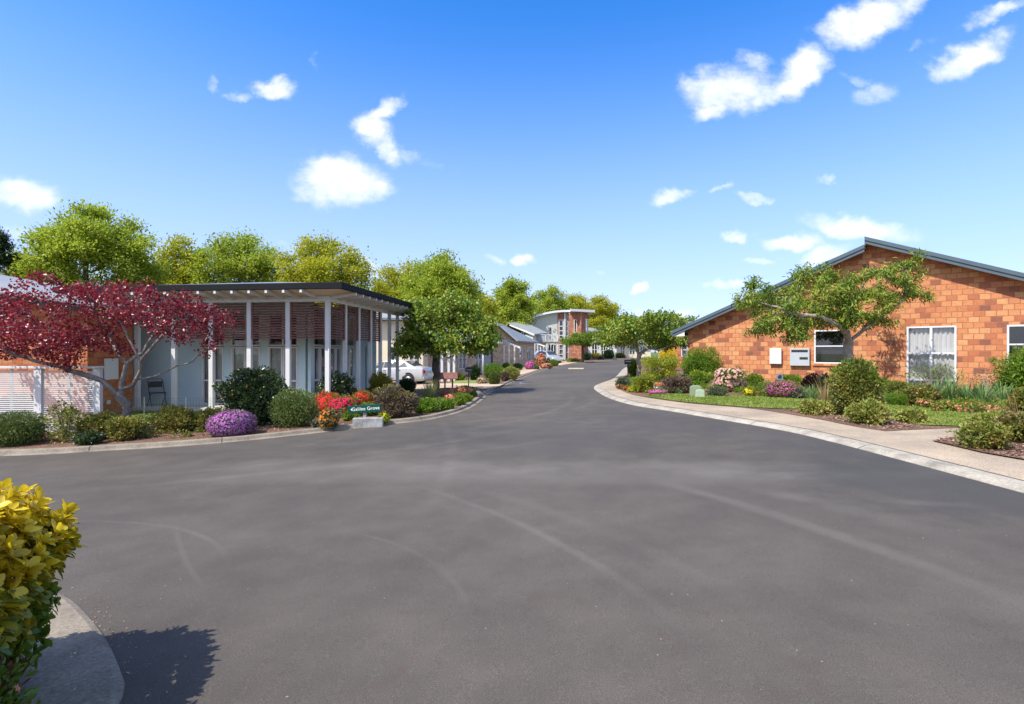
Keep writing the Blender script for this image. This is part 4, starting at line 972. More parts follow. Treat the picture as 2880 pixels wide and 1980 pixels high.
wallpts('wall', brick_t, he, c0-(c1-c0)*.6, c1, -.3, 3.05)
wallpts('wall', brick_t, he, c1, c2, -.3, 2.9, [(1.2, 1.0, 2.4, 2.3), (4.4, .5, 6.2, 2.3)])
winpts(he, c1, c2, (1.2, 1.0, 2.4, 2.3), cols=1, rows=(.5,), curtain=net_m); winpts(he, c1, c2, (4.4, .5, 6.2, 2.3), cols=2, rows=(.5,), curtain=net_m)
E1 = Vector((X(1456, 57), 57.0, 2.98)); E2 = Vector((X(1516, 66), 66.0, 2.98)); R1 = Vector((-1.35, 58.0, 5.0)); E0 = Vector((-4.2, 54.6, 2.98))
R1 = Vector((-1.75, 55.6, 4.98))
vg = [(E0.x, E0.y+.3, -.3), (E1.x-.1, E1.y+.3, -.3), (E1.x-.1, E1.y+.3, 2.9), (R1.x, R1.y+.45, 4.85), (E0.x, E0.y+.3, 2.9)]
MB().add(vg, [(0, 1, 2, 3, 4)]).build('wall', brick_t, he)
mb = MB(); mb.bar(E0+Vector((0, 0, -.05)), R1+Vector((0, 0, -.05)), .06, .2); mb.bar(R1+Vector((0, 0, -.05)), E1+Vector((0, 0, -.05)), .06, .2); mb.build('barge_board', white, he)
MB().slab([E1, E2, R1], .1).build('roof', roof_grey, he)
MB().slab([E2, Vector((-4, 68, 2.98)), E0, R1], .1).build('roof', roof_grey, he)
mb = MB(); mb.bar(E1+Vector((.03, 0, -.12)), E2+Vector((.03, 0, -.12)), .08, .16); mb.bar(E0+Vector((0, -.04, -.12)), E1+Vector((0, -.04, -.12)), .08, .16); mb.build('gutter', roof_dk, he)
xs_q = pergola(he, [1418, 1432, 1447], 53.5, Z(971, 53.5), T(0, 53)+0)
mb = MB(); mb.bar((X(1409, 54), 54.4, Z(957, 54)), (X(1463, 53), 53.2, Z(978, 53)), .14, .16); mb.bar((X(1409, 54), 55.4, Z(957, 54)), (X(1463, 53), 54.2, Z(978, 53)), .08, .1); mb.build('pergola_beam', white, he)
mb = MB()
for i in range(9):
    t = i/8; p = Vector((X(1409, 54), 54.3, Z(957, 54)+.08)).lerp(Vector((X(1463, 53), 53.2, Z(978, 53)+.08)), t); mb.bar(p, p+Vector((.05, 1.5, .02)), .05, .05)
mb.build('pergola_slats', white, he)
rebase(he, (0, 58, T(0, 58)))

# second roof and balcony behind it
hf = thing('white_house', 'white house with grey gable roof and balcony beside the curved roof house', 'house')
d = 70.0; V3 = lambda px, py, dd: Vector((X(px, dd), dd, Z(py, dd)))
MB().slab([V3(1503, 939, 69), V3(1540, 936, 72), V3(1474, 904, 77), V3(1430, 908, 73)], .12).build('roof', roof_grey, hf)
MB().slab([V3(1430, 908, 73), V3(1474, 904, 77), V3(1436, 930, 82), V3(1395, 938, 78)], .12).build('roof', roof_grey, hf)
mb = MB(); mb.bar(V3(1434, 914, 72.9), V3(1503, 942.5, 68.9), .1, .18); mb.build('barge_board', white, hf)
mb = MB(); mb.bar(V3(1503, 942, 68.9), V3(1540, 939.5, 71.9), .1, .12); mb.build('gutter', roof_dk, hf)
wallpts('wall', sage, hf, Vector((X(1440, 73), 73)), Vector((X(1499, 69.5), 69.5)), 0, 4.0)
wallpts('wall', white, hf, Vector((X(1499, 69.5), 69.5)), Vector((X(1533, 72.5), 72.5)), 0, 4.1, [(.35, .3, 1.9, 2.2)])
winpts(hf, Vector((X(1499, 69.5), 69.5)), Vector((X(1533, 72.5), 72.5)), (.35, .3, 1.9, 2.2), cols=2, rows=(.5,), curtain=None)
MB().box(X(1506, 70.5), 70.2, Z(963, 70.5), X(1569, 73), 76.5, Z(961, 70.5)+.02).build('balcony_slab', conc_d, hf)
MB().box(X(1507, 70.5), 70.25, Z(961, 70.5)+.03, X(1532, 70.5), 70.32, Z(943, 70.5)).build('balcony_wall', grey_cl, hf)
mb = MB(); zb0 = Z(961, 70.5)+.03; zb1 = Z(942, 70.5)
for i in range(14): x = X(1536, 70.5)+i*(X(1567, 70.5)-X(1536, 70.5))/13; mb.box(x-.015, 70.25, zb0, x+.015, 70.28, zb1)
for px in (1534, 1551, 1568): x = X(px, 70.5); mb.box(x-.05, 70.2, zb0-.1, x+.05, 70.3, zb1+.05)
mb.box(X(1506, 70.5), 70.2, zb1+.001, X(1568, 70.5), 70.3, zb1+.07); mb.build('balcony_rail', white, hf)
for px in (1537, 1568): MB().box(X(px, 70.5)-.06, 70.3, .2, X(px, 70.5)+.06, 70.42, Z(963, 70.5)).build('post', white, hf)
mb = MB(); mb.bar(V3(1500, 962, 68), V3(1533, 974, 67), .12, .12); mb.bar(V3(1500, 962, 69), V3(1533, 974, 68), .12, .12)
for px, py in ((1504, 964), (1512, 967), (1520, 970), (1529, 974)): mb.bar((X(px, 67.6), 67.6, .2), (X(px, 67.6), 67.6, Z(py, 67.6)), .1)
mb.build('pergola_beam', white, hf)
rebase(hf, (X(1500, 70), 70, T(3, 70)))

# ============================================================ two storey house with the curved roof
hg = thing('curved_roof_house', 'two storey sage green house with curved white roof and brick tower', 'house')
d = 78.0; base = T(8, 78)-.2
arc = [(1462, 907), (1476, 900), (1492, 892.5), (1510, 886), (1528, 880.8), (1546, 877), (1564, 874.4), (1582, 873), (1597, 872.8), (1612, 874.5), (1622, 877)]
A_ = [(X(a, d), Z(b, d)) for a, b in arc]
out = [(X(1466, d), base), (X(1568, d), base)]+[(X(1568, d), A_[6][1]-.3)]+[(x, z-.3) for x, z in reversed(A_[1:6])]
h1 = (X(1543, d), Z(956, d), X(1553, d), Z(919, d)); h2 = (X(1541, d), base+.5, X(1565, d), Z(968, d))
wall('wall', sage, hg, out, [h1, h2], y=d, th=.2)
window(hg, *h1, cols=1, rows=(.35, .6), fw=.09, y=d); window(hg, *h2, cols=3, rows=(), fw=.1, y=d)
rp_ = MB(); n = len(A_)
vsr = [(x, d-.7, z) for x, z in A_]+[(x, d-.7, z-.28) for x, z in A_]+[(x, d+9, z) for x, z in A_]+[(x, d+9, z-.28) for x, z in A_]
fsr = []
for i in range(n-1): fsr += [(i, i+1, i+1+n, i+n), (i, i+2*n, i+1+2*n, i+1), (i+n, i+1+n, i+1+3*n, i+3*n), (i+2*n, i+3*n, i+1+3*n, i+1+2*n)]
fsr += [(0, n, 3*n, 2*n), (n-1, 3*n-1, 4*n-1, 2*n-1)]
rp_.add(vsr, fsr).build('roof', mat_plain('pale_fascia', (.68, .70, .68), .5, .05), hg)
h3 = (X(1571, d), Z(953, d), X(1585, d), Z(899, d)); zt_ = A_[8][1]-.28
wall('wall', brick_tower, hg, [(X(1568.5, d), base), (X(1586, d), base), (X(1586, d), zt_-.1), (X(1568.5, d), zt_-.1)], [h3, (X(1571, d), base+.4, X(1585, d), Z(968, d))], y=d-.1, th=.2)
window(hg, *h3, cols=1, rows=(.18, .42, .66), fw=.12, y=d-.1); window(hg, X(1571, d), base+.4, X(1585, d), Z(968, d), cols=1, rows=(.33, .66), fw=.12, y=d-.1, curtain=net_m)
MB().box(X(1586.3, d), d-.25, base, X(1590, d), d, zt_-.05).build('corner_post', white, hg)
wall('wall', grey_cl, hg, [(X(1590.2, d), base), (X(1599, d), base), (X(1599, d), zt_-.1), (X(1590.2, d), zt_-.1)], [(X(1591.5, d), Z(945, d), X(1598, d), Z(890, d)), (X(1591.5, d), base+.4, X(1598, d), Z(970, d))], y=d-.1, th=.2)
window(hg, X(1591.5, d), Z(945, d), X(1598, d), Z(890, d), cols=1, rows=(.25, .5, .75), fw=.07, y=d-.1); window(hg, X(1591.5, d), base+.4, X(1598, d), Z(970, d), cols=1, rows=(.5,), fw=.07, y=d-.1)
# tower: two faces, the right one turned away
ta, tb, tc_ = X(1600, d-1), X(1635, d-2.2), X(1655, d)
a_ = Vector((ta, d-1)); b_ = Vector((tb, d-2.2)); c_ = Vector((tc_, d+.3)); tz = Z(879, d-1.5)
Lt = (b_-a_).length; s0 = Lt*.42
wallpts('wall', brick_tower, hg, a_, b_, base, tz, [(s0, Z(935, d-1.5), s0+.42, Z(899, d-1.5))]); winpts(hg, a_, b_, (s0, Z(935, d-1.5), s0+.42, Z(899, d-1.5)), cols=1, rows=(), fw=.07)
Lt2 = (c_-b_).length
wallpts('wall', brick_tower, hg, b_, c_, base, tz, [(Lt2*.62, Z(934, d), Lt2*.98, Z(897, d))]); winpts(hg, b_, c_, (Lt2*.62, Z(934, d), Lt2*.98, Z(897, d)), cols=1, rows=(.4,), fw=.08)
MB().slab([(X(1603, d-2), d-3, tz+.42), (X(1675, d-2), d-1.5, tz+.36), (X(1668, d), d+5, tz+.36), (X(1600, d), d+5, tz+.42)], .34).build('roof', mat_plain('pale_fascia', (.68, .70, .68)), hg)
rebase(hg, (X(1560, d), d, base))

# far low houses
hh = thing('far_house', 'low white walled house with grey roof right of the brick tower', 'house'); d = 88.0; b0 = T(15, 88)-.2
wall('wall', white, hh, [(X(1652, d), b0), (X(1730, d), b0), (X(1730, d), Z(934, d)), (X(1652, d), Z(934, d))], [(X(1664, d), b0+.6, X(1680, d), Z(964, d)), (X(1690, d), b0+.3, X(1704, d), Z(964, d)), (X(1712, d), b0+.6, X(1724, d), Z(964, d))], y=d, th=.2)
for a, b in ((1664, 1680), (1690, 1704), (1712, 1724)): window(hh, X(a, d), b0+(.3 if a == 1690 else .6), X(b, d), Z(964, d), cols=2, rows=(.5,), fw=.09, y=d)
MB().slab([(X(1650, d), d-.8, Z(932, d)), (X(1733, d), d-.8, Z(932, d)), (X(1726, d), d+5, Z(918, d)), (X(1656, d), d+5, Z(918, d))], .2).build('roof', roof_lt, hh)
MB().box(X(1650, d), d-.9, Z(937, d), X(1733, d), d-.8, Z(932, d)).build('gutter', roof_dk, hh); rebase(hh, (X(1690, d), d, b0))
hi = thing('far_house', 'distant pale house glimpsed under the verge tree where the road ends', 'house'); d = 100.0; b0 = T(22, 100)-.2
wall('wall', cream_w, hi, [(X(1735, d), b0), (X(1830, d), b0), (X(1830, d), Z(962, d)), (X(1735, d), Z(962, d))], [(X(1745, d), b0+.8, X(1757, d), b0+2.3), (X(1770, d), b0+.8, X(1786, d), b0+2.3), (X(1800, d), b0+.8, X(1815, d), b0+2.3)], y=d, th=.2)
for a, b in ((1745, 1757), (1770, 1786), (1800, 1815)): window(hi, X(a, d), b0+.8, X(b, d), b0+2.3, cols=2, rows=(.5,), fw=.09, y=d)
MB().slab([(X(1732, d), d-.8, Z(961, d)), (X(1834, d), d-.8, Z(961, d)), (X(1826, d), d+5, Z(946, d)), (X(1740, d), d+5, Z(946, d))], .2).build('roof', roof_grey, hi); rebase(hi, (X(1780, d), d, b0))
hj = thing('brick_house', 'orange brick house with white window half hidden behind the verge tree', 'house'); d = 44.0; b0 = T(14, 44)-.2
wall('wall', brick_r, hj, [(X(1890, d), b0), (X(2080, d), b0), (X(2080, d), Z(915, d)), (X(1890, d), Z(915, d))], [(X(1916, d), Z(1003, d), X(1934, d), Z(965, d))], y=d, th=.2)
window(hj, X(1916, d), Z(1003, d), X(1934, d), Z(965, d), cols=1, rows=(.5,), fw=.07, y=d, curtain=net_m)
MB().slab([(X(1880, d), d-.8, Z(914, d)), (X(2090, d), d-.8, Z(914, d)), (X(2080, d), d+4, Z(896, d)), (X(1890, d), d+4, Z(896, d))], .2).build('roof', roof_dk, hj); rebase(hj, (X(1920, d), d, b0))

# ============================================================ cars
def car(name, label, paint, loc, rz, hatch=False):
    root = thing(name, label, 'car', loc, rz)
    st = [(-2.22, .42, .80, .80, .68, .60), (-2.16, .26, .93, .985, .80, .62), (-1.62, .20, .98, 1.05, .84, .66), (-.98, .20, .96, 1.37, .86, .57), (-.25, .20, .94, 1.42, .87, .57), (.38, .20, .92, 1.38, .87, .56), (1.12, .20, .90, .99, .86, .66), (1.72, .20, .80, .86, .84, .6), (2.12, .24, .66, .70, .76, .5), (2.25, .34, .50, .52, .62, .4)]
    if hatch: st[1] = (-2.1, .26, .96, 1.2, .8, .5); st[2] = (-1.75, .2, .98, 1.45, .84, .55); st[0] = (-2.2, .4, .9, .95, .72, .6)
    if hatch: st = [(a, b, c, (t+.12 if 2 <= i <= 6 and i != 6 else t), w, wt) for i, (a, b, c, t, w, wt) in enumerate(st)]
    st2 = []
    for (a, b) in zip(st, st[1:]):
        for k in range(3): t = k/3; st2.append(tuple(u*(1-t)+v*t for u, v in zip(a, b)))
    st2.append(st[-1]); st = st2
    def sec(s):
        x, zb, zbelt, zt, w, wt = s
        return [(x, 0, zb), (x, w*.86, zb), (x, w*.97, zb+.10), (x, w, (zb+zbelt)/2), (x, w*.985, zbelt-.06), (x, w*.96, zbelt), (x, (w*.96*.25+wt*.75), zbelt+(zt-zbelt)*.72), (x, wt, zt-.03*(1 if zt-zbelt > .1 else .3)), (x, wt*.5, zt), (x, 0, zt+.005)]
    S = [sec(s) for s in st]; m = len(S[0]); vs = []; fs = []
    for side in (1, -1):
        b = len(vs)
        for s in S: vs += [(p[0], p[1]*side, p[2]) for p in s]
        for i in range(len(S)-1):
            for k in range(m-1):
                f = (b+i*m+k, b+(i+1)*m+k, b+(i+1)*m+k+1, b+i*m+k+1); fs.append(f if side > 0 else f[::-1])
        fs.append(tuple(b+k for k in range(m))[::side]); fs.append(tuple(b+(len(S)-1)*m+k for k in range(m))[::-side])
    body = MB().add(vs, fs).build('body', paint, root, smooth=True)
    bm = bmesh.new(); bm.from_mesh(body.data); bmesh.ops.remove_doubles(bm, verts=bm.verts, dist=.001); bmesh.ops.recalc_face_normals(bm, faces=bm.faces); bm.to_mesh(body.data); bm.free()
    body.modifiers.new('split', 'EDGE_SPLIT').split_angle = R(38)
    def at(xq, h, side, outw=.012):
        for i in range(len(st)-1):
            if st[i][0] <= xq <= st[i+1][0]:
                t = (xq-st[i][0])/(st[i+1][0]-st[i][0]); s = sec(tuple(u*(1-t)+v*t for u, v in zip(st[i], st[i+1])))
                a, c = Vector(s[5]), Vector(s[7]); mid = Vector(s[6])
                p = a.lerp(mid, h/.72) if h < .72 else mid.lerp(c, (h-.72)/.28)
                return Vector((p.x, (p.y+outw)*side, p.z+.002))
    dk = mat_glass('car_glass', t=.25)
    tint = mat_plain('car_window', (.03, .035, .04), .08, .1, spec=.8)
    for side in (1, -1):
        for (xa, xb, xa2, xb2) in ((-1.28, -.62, -.98, -.62), (-.56, .22, -.56, .22), (.28, .98, .28, .42)):
            q = [at(xa, .10, side), at(xb, .10, side), at(xb2, .84, side), at(xa2, .84, side)]
            MB().add(q, [(0, 1, 2, 3) if side < 0 else (3, 2, 1, 0)]).build('window', tint, root)
        for xx in (-.59, .25): MB().bar(at(xx, -.0, side, .004), at(xx, .9, side, .004), .05, .02).build('pillar', black_m, root)
        for xx in (-.75, .15): 
            p = at(xx, 0, side, .02); MB().box(p.x-.09, p.y-.012, p.z-.14, p.x+.09, p.y+.012, p.z-.10).build('handle', black_m, root)
        p = at(.85, 0, side); MB().box(p.x-.06, min(p.y, p.y+side*.2), p.z-.02, p.x+.06, max(p.y, p.y+side*.2), p.z+.13).build('wing_mirror', paint, root, bevel=.02)
        MB().box(-2.235, side*.62-.11, .66, -2.10, side*.62+.13*1, .86).build('tail_light', mat_plain('tail_red', (.42, .01, .01), .15, .1), root, bevel=.03)
        MB().box(1.95, side*.56-.15, .50, 2.235, side*.56+.1, .62).build('headlight', mat_plain('lamp_clear', (.6, .62, .65), .1, .1), root, bevel=.03)
    def pan(name, xa, xb, h):
        i0 = [s for s in st]
        def top(xq, f):
            for i in range(len(st)-1):
                if st[i][0] <= xq <= st[i+1][0]:
                    t = (xq-st[i][0])/(st[i+1][0]-st[i][0]); s = sec(tuple(u*(1-t)+v*t for u, v in zip(st[i], st[i+1]))); return Vector((xq, s[7][1]*f, s[8][2]+.012))
        MB().add([top(xa, -.93), top(xa, .93), top(xb, .93), top(xb, -.93)], [(0, 1, 2, 3)]).build(name, tint, root)
    pan('rear_window', -1.56, -1.02, 0) if not hatch else pan('rear_window', -2.08, -1.8, 0); pan('windscreen', .46, 1.08, 0)
    for x in (-1.32, 1.38):
        for side in (1, -1):
            o = MB(); o.lathe([(.20, -.10), (.30, -.10), (.325, -.07), (.325, .07), (.30, .10), (.20, .10)], 28)
            w = o.build('wheel', mat_plain('tyre_rubber', (.02, .02, .021), .8), root, smooth=True); w.location = (x, side*.775, .325); w.rotation_euler = (pi/2, 0, 0)
            r = MB(); r.lathe([(.0, .085), (.06, .09), (.07, .07), (.19, .075), (.205, .09), (.205, -.09), (0, -.09)], 28); r.build('rim', galv, w, smooth=True)
            a = MB(); a.lathe([(.0, .0), (.375, .0), (.375, .02), (0, .02)], 28); ar = a.build('wheel_arch', black_m, root); ar.location = (x, side*.862-(.01 if side > 0 else -.01), .345); ar.rotation_euler = (pi/2, 0, 0); ar.scale = (1, 1, .5)
    MB().box(-2.26, -.26, .52, -2.21, .26, .64).build('number_plate', white, root)
    MB().box(-2.25, -.76, .32, -2.13, .76, .50).build('bumper', paint, root, bevel=.05)
    return root
pw = mat_plain('car_white_paint', (.42, .44, .46), .22, .03, spec=.6, coat=.6); ps = mat_plain('car_silver_paint', (.5, .51, .52), .22, .05, spec=.6, coat=.6, metal=.4)
rear = D(1206, 1000, 30.2); hdg = Vector((-.965, .26)).normalized(); cc = Vector((rear.x, rear.y))+hdg*2.25+Vector((0, .3))
car('parked_car', 'white four door sedan parked beside the cream house', pw, (cc.x, cc.y, T(cc.x, cc.y)+.09), math.atan2(hdg.y, hdg.x))
cc = D(1541, 1000, 66); car('parked_car', 'silver hatchback parked under the balcony of the white house', ps, (cc.x, cc.y, T(cc.x, cc.y)+.09), R(-60), True)

# ============================================================ street things
sg = thing('street_sign', 'green street name sign on a short grey post', 'sign'); b = G(987, 1190); sd = b.y-.25
zt0 = lambda py: H+(990-py)/1500*sd; sx = lambda px: (px-1440)/1500*sd
sg.location = (sx(1026), sd, T(sx(1026), sd)+.08); zc = zt0(1149)-sg.location.z; wS = sx(1071)-sx(977); hS = (1158-1137)/1500*sd
sg.rotation_euler = (0, 0, R(-3))
bd = MB().box(-wS/2, -.018, -hS/2, wS/2, .018, hS/2).build('sign_panel', mat_plain('sign_green', (.003, .062, .046), .35, .05), sg, bevel=.004); bd.location = (0, -.04, zc); bd.rotation_euler = (0, R(-4.2), 0)
MB().box(-.045, -.02, -.1, .045, .03, zc-hS/2+.02).build('post', galv, sg)
tx = bpy.data.curves.new('lettering', 'FONT'); tx.body = 'Galilee Grove'; tx.size = .185; tx.extrude = .002; tx.align_x = 'CENTER'; tx.align_y = 'CENTER'; tx.space_character = 1.04; tx.offset = .0
tx.materials.append(mat_plain('sign_white', (.85, .87, .85), .4, .02)); to = put(bpy.data.objects.new('lettering', tx), bd); to.location = (.05*wS, -.0215, 0); to.rotation_euler = (pi/2, 0, 0)
ar = MB(); ar.add([(0, -.021, .0), (.05, -.021, .05), (.05, -.021, -.05), (0, -.019, 0), (.05, -.019, .05), (.05, -.019, -.05)], [(0, 1, 2), (5, 4, 3), (0, 3, 4, 1), (1, 4, 5, 2), (2, 5, 3, 0)])
a_o = ar.build('arrow', MATS['sign_white'], bd); a_o.location = (-.41*wS, -.001, 0); a_o.scale = (.7, 1, .7)
tx.size = .64*hS
bpy.context.view_layer.update(); me = bpy.data.meshes.new_from_object(to); me.name = 'lettering'; mw = to.matrix_basis.copy(); bpy.data.objects.remove(to)
to = put(bpy.data.objects.new('lettering', me), bd); to.matrix_basis = mw
bk = thing('concrete_block', 'long mossy concrete block under the green street sign', 'block', tuple(G(1032, 1203)-Vector((0, 0, 0))), R(7))
L_ = (1075-992)/1500*G(1032, 1203).y
MB().box(-L_/2, -.09, -.1, L_/2, .09, .20).build('block', conc_d, bk, bevel=.012); bk.location.z += .03; bk.location.y += .12
# letterbox on a post, left of the drive
lb = G(1318, 1096); t = thing('letterbox', 'black letterbox on a thin post beside the pebbly red flower bed', 'letterbox', (lb.x, lb.y, lb.z+.09), R(15))
MB().box(-.02, -.02, 0, .02, .02, .78).build('post', black_m, t)
m = MB(); m.prism([(-.17, .78), (.17, .78), (.17, .95), (.10, 1.01), (-.10, 1.01), (-.17, .95)], -.2, .2); m.build('box', black_m, t, bevel=.008); MB().box(-.12, -.206, .86, .12, -.201, .885).build('slot', galv, t)
lb = G(1762, 1070); t = thing('letterbox', 'small black letterbox beside the footpath by the verge tree', 'letterbox', (lb.x+.3, lb.y+1.0, lb.z+.06), R(-10))
MB().box(-.03, -.03, 0, .03, .03, .8).build('post', black_m, t); MB().box(-.2, -.16, .8, .2, .16, 1.06).build('box', black_m, t, bevel=.02); MB().box(-.14, -.166, .95, .14, -.161, .98).build('slot', galv, t)
# wishing well ornament
wl = G(1262, 1119); t = thing('wishing_well', 'little wooden wishing well planter with shingled roof in the garden bed', 'ornament', (wl.x, wl.y, wl.z+.09), R(10))
wood = mat_plain('weathered_redwood', (.17, .075, .06), .8, .3, 9)
dw_ = wl.y; m = MB(); m.lathe([(0, 0), (.34, 0), (.36, .3), (.31, .3), (.30, .24), (0, .24)], 12); m.build('tub', wood, t)
for s in (-.15, .15): MB().box(s-.03, -.03, .24, s+.03, .03, .80).build('post', wood, t)
m = MB(); m.slab([(-.34, -.3, .70), (.34, -.3, .70), (.34, 0, .93), (-.34, 0, .93)], .03); m.slab([(-.34, 0, .93), (.34, 0, .93), (.34, .3, .70), (-.34, .3, .70)], .03); m.build('roof', wood, t)
# thin white street lamp pole
lp = G(1359, 1067); t = thing('lamp_post', 'thin pale grey lamp post rising behind the leafy green tree', 'street lamp', (lp.x, lp.y, lp.z+.09))
m = MB(); m.tube([(0, 0, 0), (0, 0, 2.5)], [.06, .045], 10); m.build('pole', alu, t, smooth=True); m = MB(); m.lathe([(.045, 2.5), (.11, 2.54), (.10, 2.68), (.04, 2.74), (0, 2.74)], 12); m.build('lamp_head', alu, t)
# green utility pillars
for (px, py, w_, h_, hgt, lab) in [(1957, 1120, .20, .2, .36, 'domed olive green utility box on the lawn edge'), (1969, 1124, .15, .14, .26, 'lower pale green utility box in front of the domed one')]:
    p = G(px, py); t = thing('utility_box', lab, 'utility box', (p.x, p.y, p.z+.07), R(-20)); w2 = w_
    gm = mat_plain('utility_green' if hgt > .3 else 'utility_green_pale', (.20, .25, .15) if hgt > .3 else (.30, .38, .26), .5, .1)
    MB().prism([(-w2, 0), (w2, 0), (w2*.94, hgt*.84), (w2*.55, hgt), (-w2*.55, hgt), (-w2*.94, hgt*.84)], -h_, h_).build('case', gm, t, bevel=.015); MB().box(-w2*.8, -h_-.006, .03, w2*.8, -h_-.001, hgt*.78).build('door', gm, t, bevel=.002)
# planter bowl with flowers
p = G(1852, 1108); t = thing('planter_bowl', 'wide teal glazed bowl planted with pink flowers', 'flower pot', (p.x, p.y, p.z+.07)); k = p.y/1500
m = MB(); r0 = 17*k; m.lathe([(0, 0), (r0*.6, 0), (r0*.9, 9*k), (r0*1.05, 15*k), (r0*.95, 15*k), (r0*.9, 12*k), (0, 12*k)], 24); m.build('bowl', mat_plain('teal_glaze', (.10, .22, .22), .2, .15, spec=.6), t, smooth=True)
P = rng.normal(size=(260, 3))*np.array([r0*.5, r0*.5, .05])+np.array([0, 0, 19*k]); leaves('blossoms', fl_coral, P, rng.normal(size=P.shape), .05*rng.uniform(.7, 1.2, 260), 'flower', t, up=np.array([0, 0, 1.5]))
P = rng.normal(size=(200, 3))*np.array([r0*.5, r0*.5, .04])+np.array([0, 0, 15*k]); leaves('foliage', lf_mid, P, rng.normal(size=P.shape)+np.array([0, 0, 1]), .06*rng.uniform(.7, 1.2, 200), 'diamond', t)
# blue pot in the bed, small white sign on a stake
p = G(2472, 1119); t = thing('blue_pot', 'blue glazed pot half hidden behind the conical shrub', 'flower pot', (p.x, p.y, p.z+.07)); m = MB(); m.lathe([(0, 0), (.10, 0), (.15, .22), (.16, .26), (.13, .26), (.12, .2), (0, .2)], 20); m.build('pot', mat_plain('blue_glaze', (.03, .25, .45), .15, .2, spec=.7), t, smooth=True)
P = rng.normal(size=(120, 3))*np.array([.07, .07, .07])+np.array([0, 0, .32]); leaves('foliage', lf_mid, P, rng.normal(size=P.shape)+np.array([0, 0, 1]), .07*rng.uniform(.7, 1.2, 120), 'diamond', t)
p = D(2193, 1060, 18.6); t = thing('garden_sign', 'small white plate on a stake in front of the brick wall', 'sign', (p.x, p.y, T(p.x, p.y)+.07), R(-20)); zc = p.z-t.location.z
MB().box(-.012, -.012, 0, .012, .012, zc).build('stake', galv, t); m = MB(); m.prism([(-.10, zc-.1), (.10, zc-.1), (.10, zc+.07), (.06, zc+.12), (-.06, zc+.12), (-.10, zc+.07)], -.02, -.013); m.build('plate', white, t); MB().box(-.06, -.0235, zc-.06, .06, -.0205, zc+.06).build('emblem', slate, t)
# rounded kerb stone
p = G(1351, 1124); t = thing('boulder', 'rounded grey boulder at the kerb by the drive entrance', 'boulder', (p.x-.15, p.y+.35, p.z+.05))
bm = bmesh.new(); bmesh.ops.create_icosphere(bm, subdivisions=4, radius=1)
for v in bm.verts:
    n_ = v.co.normalized(); f = 1+.09*math.sin(n_.x*4+1)+.07*math.sin(n_.y*5+2)*math.cos(n_.z*4); v.co = Vector((n_.x*.26*f, n_.y*.22*f, n_.z*.17*f+.08))
me = bpy.data.meshes.new('stone'); bm.to_mesh(me); bm.free(); me.materials.append(mat_plain('stone_grey', (.17, .165, .15), .9, .3, 6, bstr=.7, bscale=30)); put(bpy.data.objects.new('stone', me), t)
for p_ in me.polygons: p_.use_smooth = True

# ============================================================ trees
def PB(lst, dep, rd, base):
    """blobs given as picture extents at a real distance"""
    k = dep/1500; out = []
    for b in lst:
        px, py, rx, ry = b[:4]; off = b[4] if len(b) > 4 else 0; r_ = b[5] if len(b) > 5 else rd
        p = D(px, py, dep); out.append((p.x-base.x, off, p.z-base.z, rx*k, r_, ry*k))
    return out
def bgtree(px, top, wpx, dep, mat, lab, low=None, n=11000, trunk=None, cname='broadleaf_tree', ls=.30, dens=260, skew=0, bark=None):
    k = dep/1500; x = (px-1440)*k; base = Vector((x, dep, T(x, dep)-.05)); ztop = H+(990-top)*k-base.z; r = wpx/2*k*1.2; lo = low if low else ztop*.28
    hh_ = (ztop-lo); bl = [(0, 0, lo+hh_*.53, r*.90, r*.85, hh_*.47), (skew*r, 0, lo+hh_*.74, r*.5, r*.5, hh_*.26), (r*.42, 0, lo+hh_*.42, r*.56, r*.5, hh_*.26), (-r*.45, -.2*r, lo+hh_*.36, r*.52, r*.5, hh_*.25), (0, -r*.5, lo+hh_*.3, r*.7, r*.45, hh_*.25), (-r*.3, 0, lo+hh_*.68, r*.4, r*.4, hh_*.22), (.35*r, .0, lo+hh_*.66, r*.4, r*.4, hh_*.2)]
    return tree(cname, lab, 'tree', base, lo*1.0, .03*ztop, bl, mat, bark or bark_dark, nattr=dens, nleaf=int(n*2.9), lsize=ls, lkind='diamond', spread=.46, step=.5, infl=8, kill=.65, group='trees behind the houses', minr=.02, tipr=.035, outw=.8, droop=.05, gap=.22, up=1.2)
